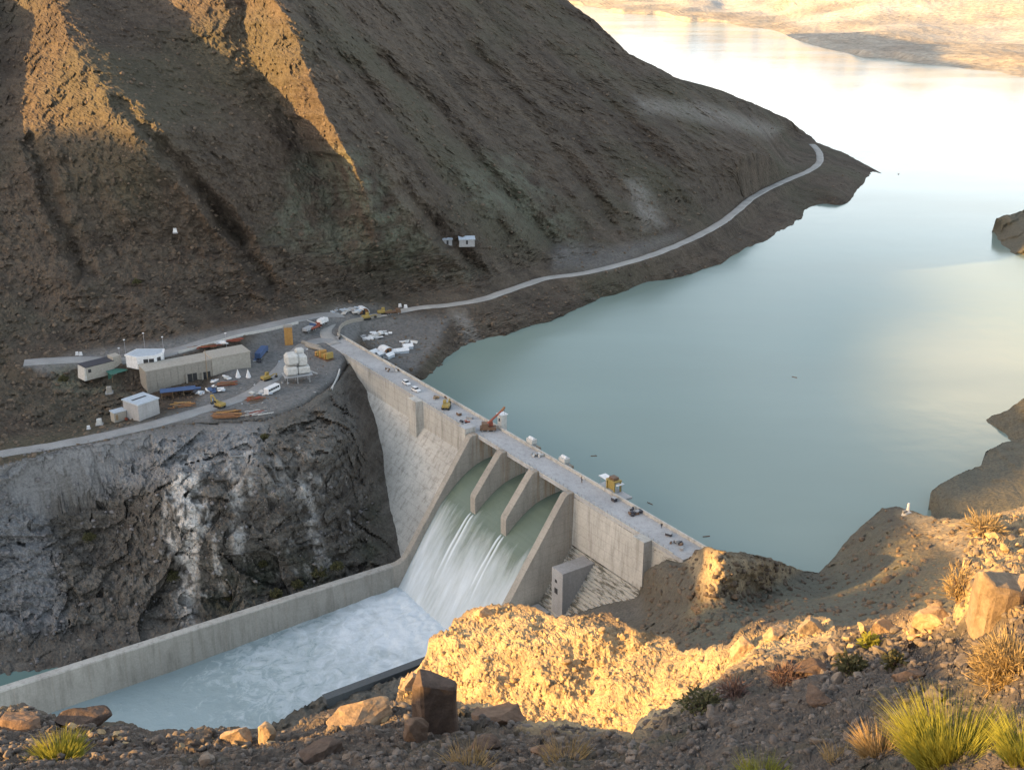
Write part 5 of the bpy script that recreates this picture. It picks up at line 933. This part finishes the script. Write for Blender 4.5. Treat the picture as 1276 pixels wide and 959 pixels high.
tuft_px(585, 952, 34, 60, 160, 'grass_dry', 'thin dry grass at the bottom edge near the standing block', 6, lean=.5, wd=.9)
tuft_px(705, 948, 26, 60, 140, 'grass_dry', 'sparse dry grass at the bottom edge centre', 7, lean=.6, wd=.9)
tuft_px(1046, 948, 24, 40, 120, 'grass_dry', 'little dry grass left of the straw coloured tuft', 8, wd=.9)
def bush(P, r, h, n, mat, label, seed, wd, leafy=True, name='shrub'):
    rr = np.random.RandomState(seed); root = empty(name, P, 0, label, 'shrub'); mb = MB(); tips = []
    for k in range(14):
        a = rr.rand() * 6.28; e = .3 + .9 * rr.rand(); q = np.array([math.cos(a) * r * .8 * math.cos(e), math.sin(a) * r * .8 * math.cos(e), h * .8 * math.sin(e)]); mb.tube((0, 0, -.05), q, wd * 1.6, wd * .6, 4); tips.append(q)
    mb.build('stem', M['twig'], root); V, Fc = [], []
    for k in range(n):
        q = rr.normal(size=3); q /= np.linalg.norm(q); q = q * (rr.rand() ** .4) * (1 + .3 * math.sin(5 * q[0] + seed) * math.cos(4 * q[1])); c = np.array([q[0] * r, q[1] * r, abs(q[2]) * h + .02]); d = q * [1, 1, 1.2] + rr.normal(0, .45, 3) + [0, 0, .5]; d /= np.linalg.norm(d); s = np.cross(d, rr.normal(size=3)); s /= np.linalg.norm(s); L = wd * (7 if leafy else 16) * (.6 + .8 * rr.rand()); ww = wd * (2.0 if leafy else .8); i0 = len(V)
        V += [c - s * ww * .4, c + s * ww * .4, c + d * L * .5 + s * ww, c + d * L * .5 - s * ww, c + d * L]; Fc += [(i0, i0 + 1, i0 + 2, i0 + 3), (i0 + 3, i0 + 2, i0 + 4)]
    o = link('foliage', mesh_from(V, Fc, True), mat, root); return root
def bush_px(u, v, wpx, hpx, n, mat, label, seed, wd=.9, leafy=True, B=None, name='shrub'):
    P, t = near_ground(u, v, B); s = t / F; return bush(P, wpx * s * .5, hpx * s, n, M[mat], label, seed, wd * s, leafy, name)
bush_px(1255, 852, 84, 62, 2600, 'straw', 'big rounded straw coloured bush on the right outcrop, top sunlit', 11, 1.0, False)
bush_px(1193, 748, 36, 46, 420, 'straw', 'spiky pale dry bush on the skyline of the right outcrop', 12, .8, False); bush_px(1225, 668, 44, 16, 420, 'straw', 'dry yellow bush on top of the right outcrop', 13, .8, False)
bush_px(1062, 838, 40, 22, 420, 'shrub', 'dim green shrub among stones on the shaded right slope', 14); bush_px(1112, 836, 24, 22, 260, 'shrub', 'small round green shrub right of the dim green one', 15); bush_px(1085, 803, 26, 14, 200, 'grass_green', 'yellowish green shrub at the crest between sunlit boulders', 16)
bush_px(980, 852, 38, 18, 380, 'twig', 'reddish brown twiggy bush on the shaded right slope', 17, .8, False); bush_px(872, 888, 52, 16, 420, 'shrub', 'dull olive shrub at the shade edge right of the knoll', 18); bush_px(915, 872, 32, 15, 260, 'twig', 'brown twiggy bush right of the dull olive shrub', 19, .8, False)
for k, (u, v, s, lab) in enumerate(((345, 742, 2.6, 'dark green bush at the cliff foot behind the basin wall, leftmost'), (372, 730, 2.2, 'dark green bush at the cliff foot, second from the left'), (398, 716, 2.6, 'dark green bush at the cliff foot, third from the left'), (420, 706, 2.0, 'dark green bush at the cliff foot nearest the spillway'), (325, 705, 2.2, 'dark green bush on the lower cliff above the others'), (285, 745, 2.0, 'dark green bush low on the cliff near the pale scar'),
                                (112, 672, 2.4, 'dark bush in the hollow of the left cliff'), (216, 720, 2.4, 'dark bush in the cleft left of the pale scar'), (330, 545, 1.5, 'small green bush on the bank below the rusty bars'), (80, 474, 2.0, 'green bush beside the small beige house'), (170, 352, 1.6, 'lone green bush on the slope above the terrace'))):
    P = ground(u, v); bush(P, s * (.7 + .1 * (k % 4)), s * .8, 500, M['shrub'], lab, 30 + k, .10, True, 'bush')
# cliff top marker on the right spur and floating drift on the lake
P = near_ground(1131, 640, RB)[0]; o = empty('survey_marker', P, .4, 'small white painted marker cairn on the tip of the right spur', 'marker'); MB().box(-1.3, 1.3, -1, 1, -.6, .7, .25).build('base', M['offwhite'], o, .1); MB().tube((.2, 0, .6), (.2, 0, 3.4), .55, .3, 8).build('pillar', M['white'], o); MB().box(-1.5, .2, -.3, .5, .5, 1.3).build('stone', M['tan'], o, .1)
for k, (u, v) in enumerate(((740, 568), (1120, 217), (810, 627), (880, 668), (660, 552), (990, 470))):
    P = onz(u, v, LAKE_Z + .02); o = empty('driftwood', P, k * 1.1, ['dark drift log floating off the yellow rake frame', 'dark speck of drift off the tip of the headland', 'drift log floating near the dam right of the platform', 'drift log floating near the right end of the dam', 'small drift log close behind the second hoist', 'small drift log far out in the middle of the lake'][k], 'driftwood'); s = 1.0 if k != 1 else 2.0
    MB().tube((-1.1 * s, 0, 0), (1.1 * s, .1, .05), .22 * s, .14 * s, 7).build('log', M['brown'], o); MB().tube((.2 * s, 0, .05), (.7 * s, .6 * s, .25), .08 * s, .04 * s, 5).build('branch', M['brown'], o)

# litter of small scraps over the yard and rocks along the crest of the right outcrop
def yard_pts(n, seed):
    return lb_points(n, seed, lambda u, v, i, j: ~LBG[3][i, j] & inpoly(u, v, [(205, 520), (240, 500), (315, 470), (350, 445), (395, 440), (420, 455), (400, 490), (340, 518), (230, 527)]) & (polydist(u, v, PX_LOW, False) > 5))
for sd, n, mt, lab in ((21, 150, 'offwhite', 'pale scraps littering the construction yard'), (22, 170, 'brown', 'brown scraps littering the construction yard'), (23, 150, 'grey', 'grey rubble littering the construction yard'), (24, 60, 'bluegrey', 'bluish scraps littering the construction yard')):
    pts, t = yard_pts(n, sd); pts = pts + [0, 0, .1]; scatter('yard_litter', pts, .18 + .55 * np.random.RandomState(sd).rand(len(pts)) ** 3, M[mt], sd, label=lab, cat='litter')
RO = [(1195, 700), (1205, 665), (1235, 650), (1280, 640), (1290, 715), (1230, 712)]
for (B, poly, n, s0, s1, lab, grp) in ((NB, RO, 32, 8, 26, 'loose sunlit ochre rock on the right outcrop', 'rocks on the right outcrop'), (NB, [(1040, 800), (1110, 782), (1190, 772), (1195, 790), (1110, 800), (1050, 815)], 30, 8, 24, 'loose sunlit ochre rock along the crest above the shaded right slope', 'rocks on the right crest'), (NB, [(0, 893), (60, 898), (190, 922), (345, 920), (480, 888), (485, 900), (345, 932), (190, 934), (0, 910)], 28, 7, 22, 'loose ochre rock along the left crest above the basin', 'rocks on the left crest')):
    xs = [p[0] for p in poly]; ys = [p[1] for p in poly]; c = 0
    while c < n:
        u, v = random.uniform(min(xs), max(xs)), random.uniform(min(ys), max(ys))
        if inpoly(np.array([u]), np.array([v]), poly)[0]: P, t = near_ground(u, v, B); rock('stone', random.choice(LIT_STONES), P, (s0 + (s1 - s0) * random.random() ** 2) * t / F * .5, lab, grp); c += 1
# ================================================================== WATER
def flat(name, pts, z, mat):
    me = mesh_from([(float(p[0]), float(p[1]), z) for p in pts], [tuple(range(len(pts)))]); return tag(link(name, me, mat), kind='structure')
flat('lake_water', [W(-45, .6, 0), W(237, .6, 0), (330, 190), (700, 150), (7000, 600), (7000, 9000), (-1500, 9000), (-1500, 1500), (-250, 640)], LAKE_Z, M['lake'])
flat('river_water', [W(60, 20, 0), W(200, 20, 0), W(220, 300, 0), W(60, 400, 0), W(20, 400, 0), W(90, 60, 0)], -52.2, M['river'])
# ================================================================== CAMERA, LIGHT, SKY
cam = bpy.data.cameras.new('camera'); co = bpy.data.objects.new('camera', cam); COL.objects.link(co); scn.camera = co
co.location = (0, 0, H); co.rotation_euler = (math.pi / 2 - TH, 0, 0)
cam.sensor_fit = 'HORIZONTAL'; cam.sensor_width = 36; cam.lens = F / 1276 * 36; cam.clip_start = 0.1; cam.clip_end = 30000
sun = bpy.data.lights.new('sun', 'SUN'); so = bpy.data.objects.new('sun', sun); COL.objects.link(so)
sun.energy = 5.0; sun.angle = rad(0.5); sun.color = (1.0, .57, .175)
so.rotation_euler = Vector(SV.tolist()).to_track_quat('Z', 'Y').to_euler()
wd = bpy.data.worlds.new('World'); scn.world = wd; wd.use_nodes = True; nt = wd.node_tree; bg = nt.nodes['Background']
sky = nt.nodes.new('ShaderNodeTexSky'); sky.sky_type = 'NISHITA'; sky.sun_disc = False; sky.sun_elevation = SEL; sky.sun_rotation = SAZ; sky.altitude = 700; sky.dust_density = 2.5; sky.air_density = 1.0
bg.inputs['Strength'].default_value = 0.15
def wn(ty, **k):
    n = nt.nodes.new(ty)
    for a, b in k.items():
        if hasattr(n, a): setattr(n, a, b)
    return n
tc = wn('ShaderNodeTexCoord'); mp = wn('ShaderNodeMapping'); mp.inputs['Scale'].default_value = (1, 1, 2.6); nz = wn('ShaderNodeTexNoise'); nz.inputs['Scale'].default_value = 2.1; nz.inputs['Detail'].default_value = 5
nt.links.new(tc.outputs['Generated'], mp.inputs['Vector']); nt.links.new(mp.outputs['Vector'], nz.inputs['Vector'])
cr = wn('ShaderNodeValToRGB'); cr.color_ramp.elements[0].position = .50; cr.color_ramp.elements[1].position = .68; nt.links.new(nz.outputs['Fac'], cr.inputs[0])
warm = wn('ShaderNodeMix', data_type='RGBA', blend_type='MULTIPLY'); warm.inputs[0].default_value = 1.0; warm.inputs[7].default_value = (1.18, 1.0, .85, 1); nt.links.new(sky.outputs[0], warm.inputs[6])
cl = wn('ShaderNodeMix', data_type='RGBA', blend_type='MIX'); cl.inputs[7].default_value = (6.2, 6.4, 6.6, 1)
mm = wn('ShaderNodeMath', operation='MULTIPLY'); mm.inputs[1].default_value = 0.55; nt.links.new(cr.outputs[0], mm.inputs[0])
sp = wn('ShaderNodeSeparateXYZ'); nt.links.new(tc.outputs['Generated'], sp.inputs[0])
hb = wn('ShaderNodeMapRange', interpolation_type='SMOOTHSTEP'); hb.inputs[1].default_value = .08; hb.inputs[2].default_value = .30; hb.inputs[3].default_value = .85; hb.inputs[4].default_value = 0; nt.links.new(sp.outputs[2], hb.inputs[0])
mx = wn('ShaderNodeMath', operation='MAXIMUM'); nt.links.new(hb.outputs[0], mx.inputs[0]); nt.links.new(mm.outputs[0], mx.inputs[1]); nt.links.new(mx.outputs[0], cl.inputs[0]); nt.links.new(warm.outputs[2], cl.inputs[6]); cv = wn('ShaderNodeVectorMath', operation='DISTANCE'); cv.inputs[1].default_value = (.40, .875, .325); nrm_ = wn('ShaderNodeMapping'); nrm_.inputs['Scale'].default_value = (1, 1, 1.9); nrm_.inputs['Location'].default_value = (0, 0, -.2925)
nt.links.new(tc.outputs['Generated'], nrm_.inputs['Vector']); nt.links.new(nrm_.outputs['Vector'], cv.inputs[0])
cm = wn('ShaderNodeMapRange', interpolation_type='SMOOTHSTEP'); cm.inputs[1].default_value = .15; cm.inputs[2].default_value = .03; cm.inputs[3].default_value = 0; cm.inputs[4].default_value = 1; nt.links.new(cv.outputs['Value'], cm.inputs[0])
wc = wn('ShaderNodeMix', data_type='RGBA'); wc.inputs[7].default_value = (8.2, 6.9, 5.0, 1); nt.links.new(cm.outputs[0], wc.inputs[0]); nt.links.new(cl.outputs[2], wc.inputs[6]); nt.links.new(wc.outputs[2], bg.inputs['Color'])
vs_ = scn.view_settings; vs_.view_transform = 'Standard'; vs_.look = 'None'; vs_.gamma = 1; vs_.use_curve_mapping = False; vs_.exposure = 1.8
scn.render.resolution_x = 1024; scn.render.resolution_y = 769
scn.cycles.use_denoising = True; scn.cycles.max_bounces = 5; scn.cycles.diffuse_bounces = 3; scn.cycles.glossy_bounces = 2; scn.cycles.transmission_bounces = 2
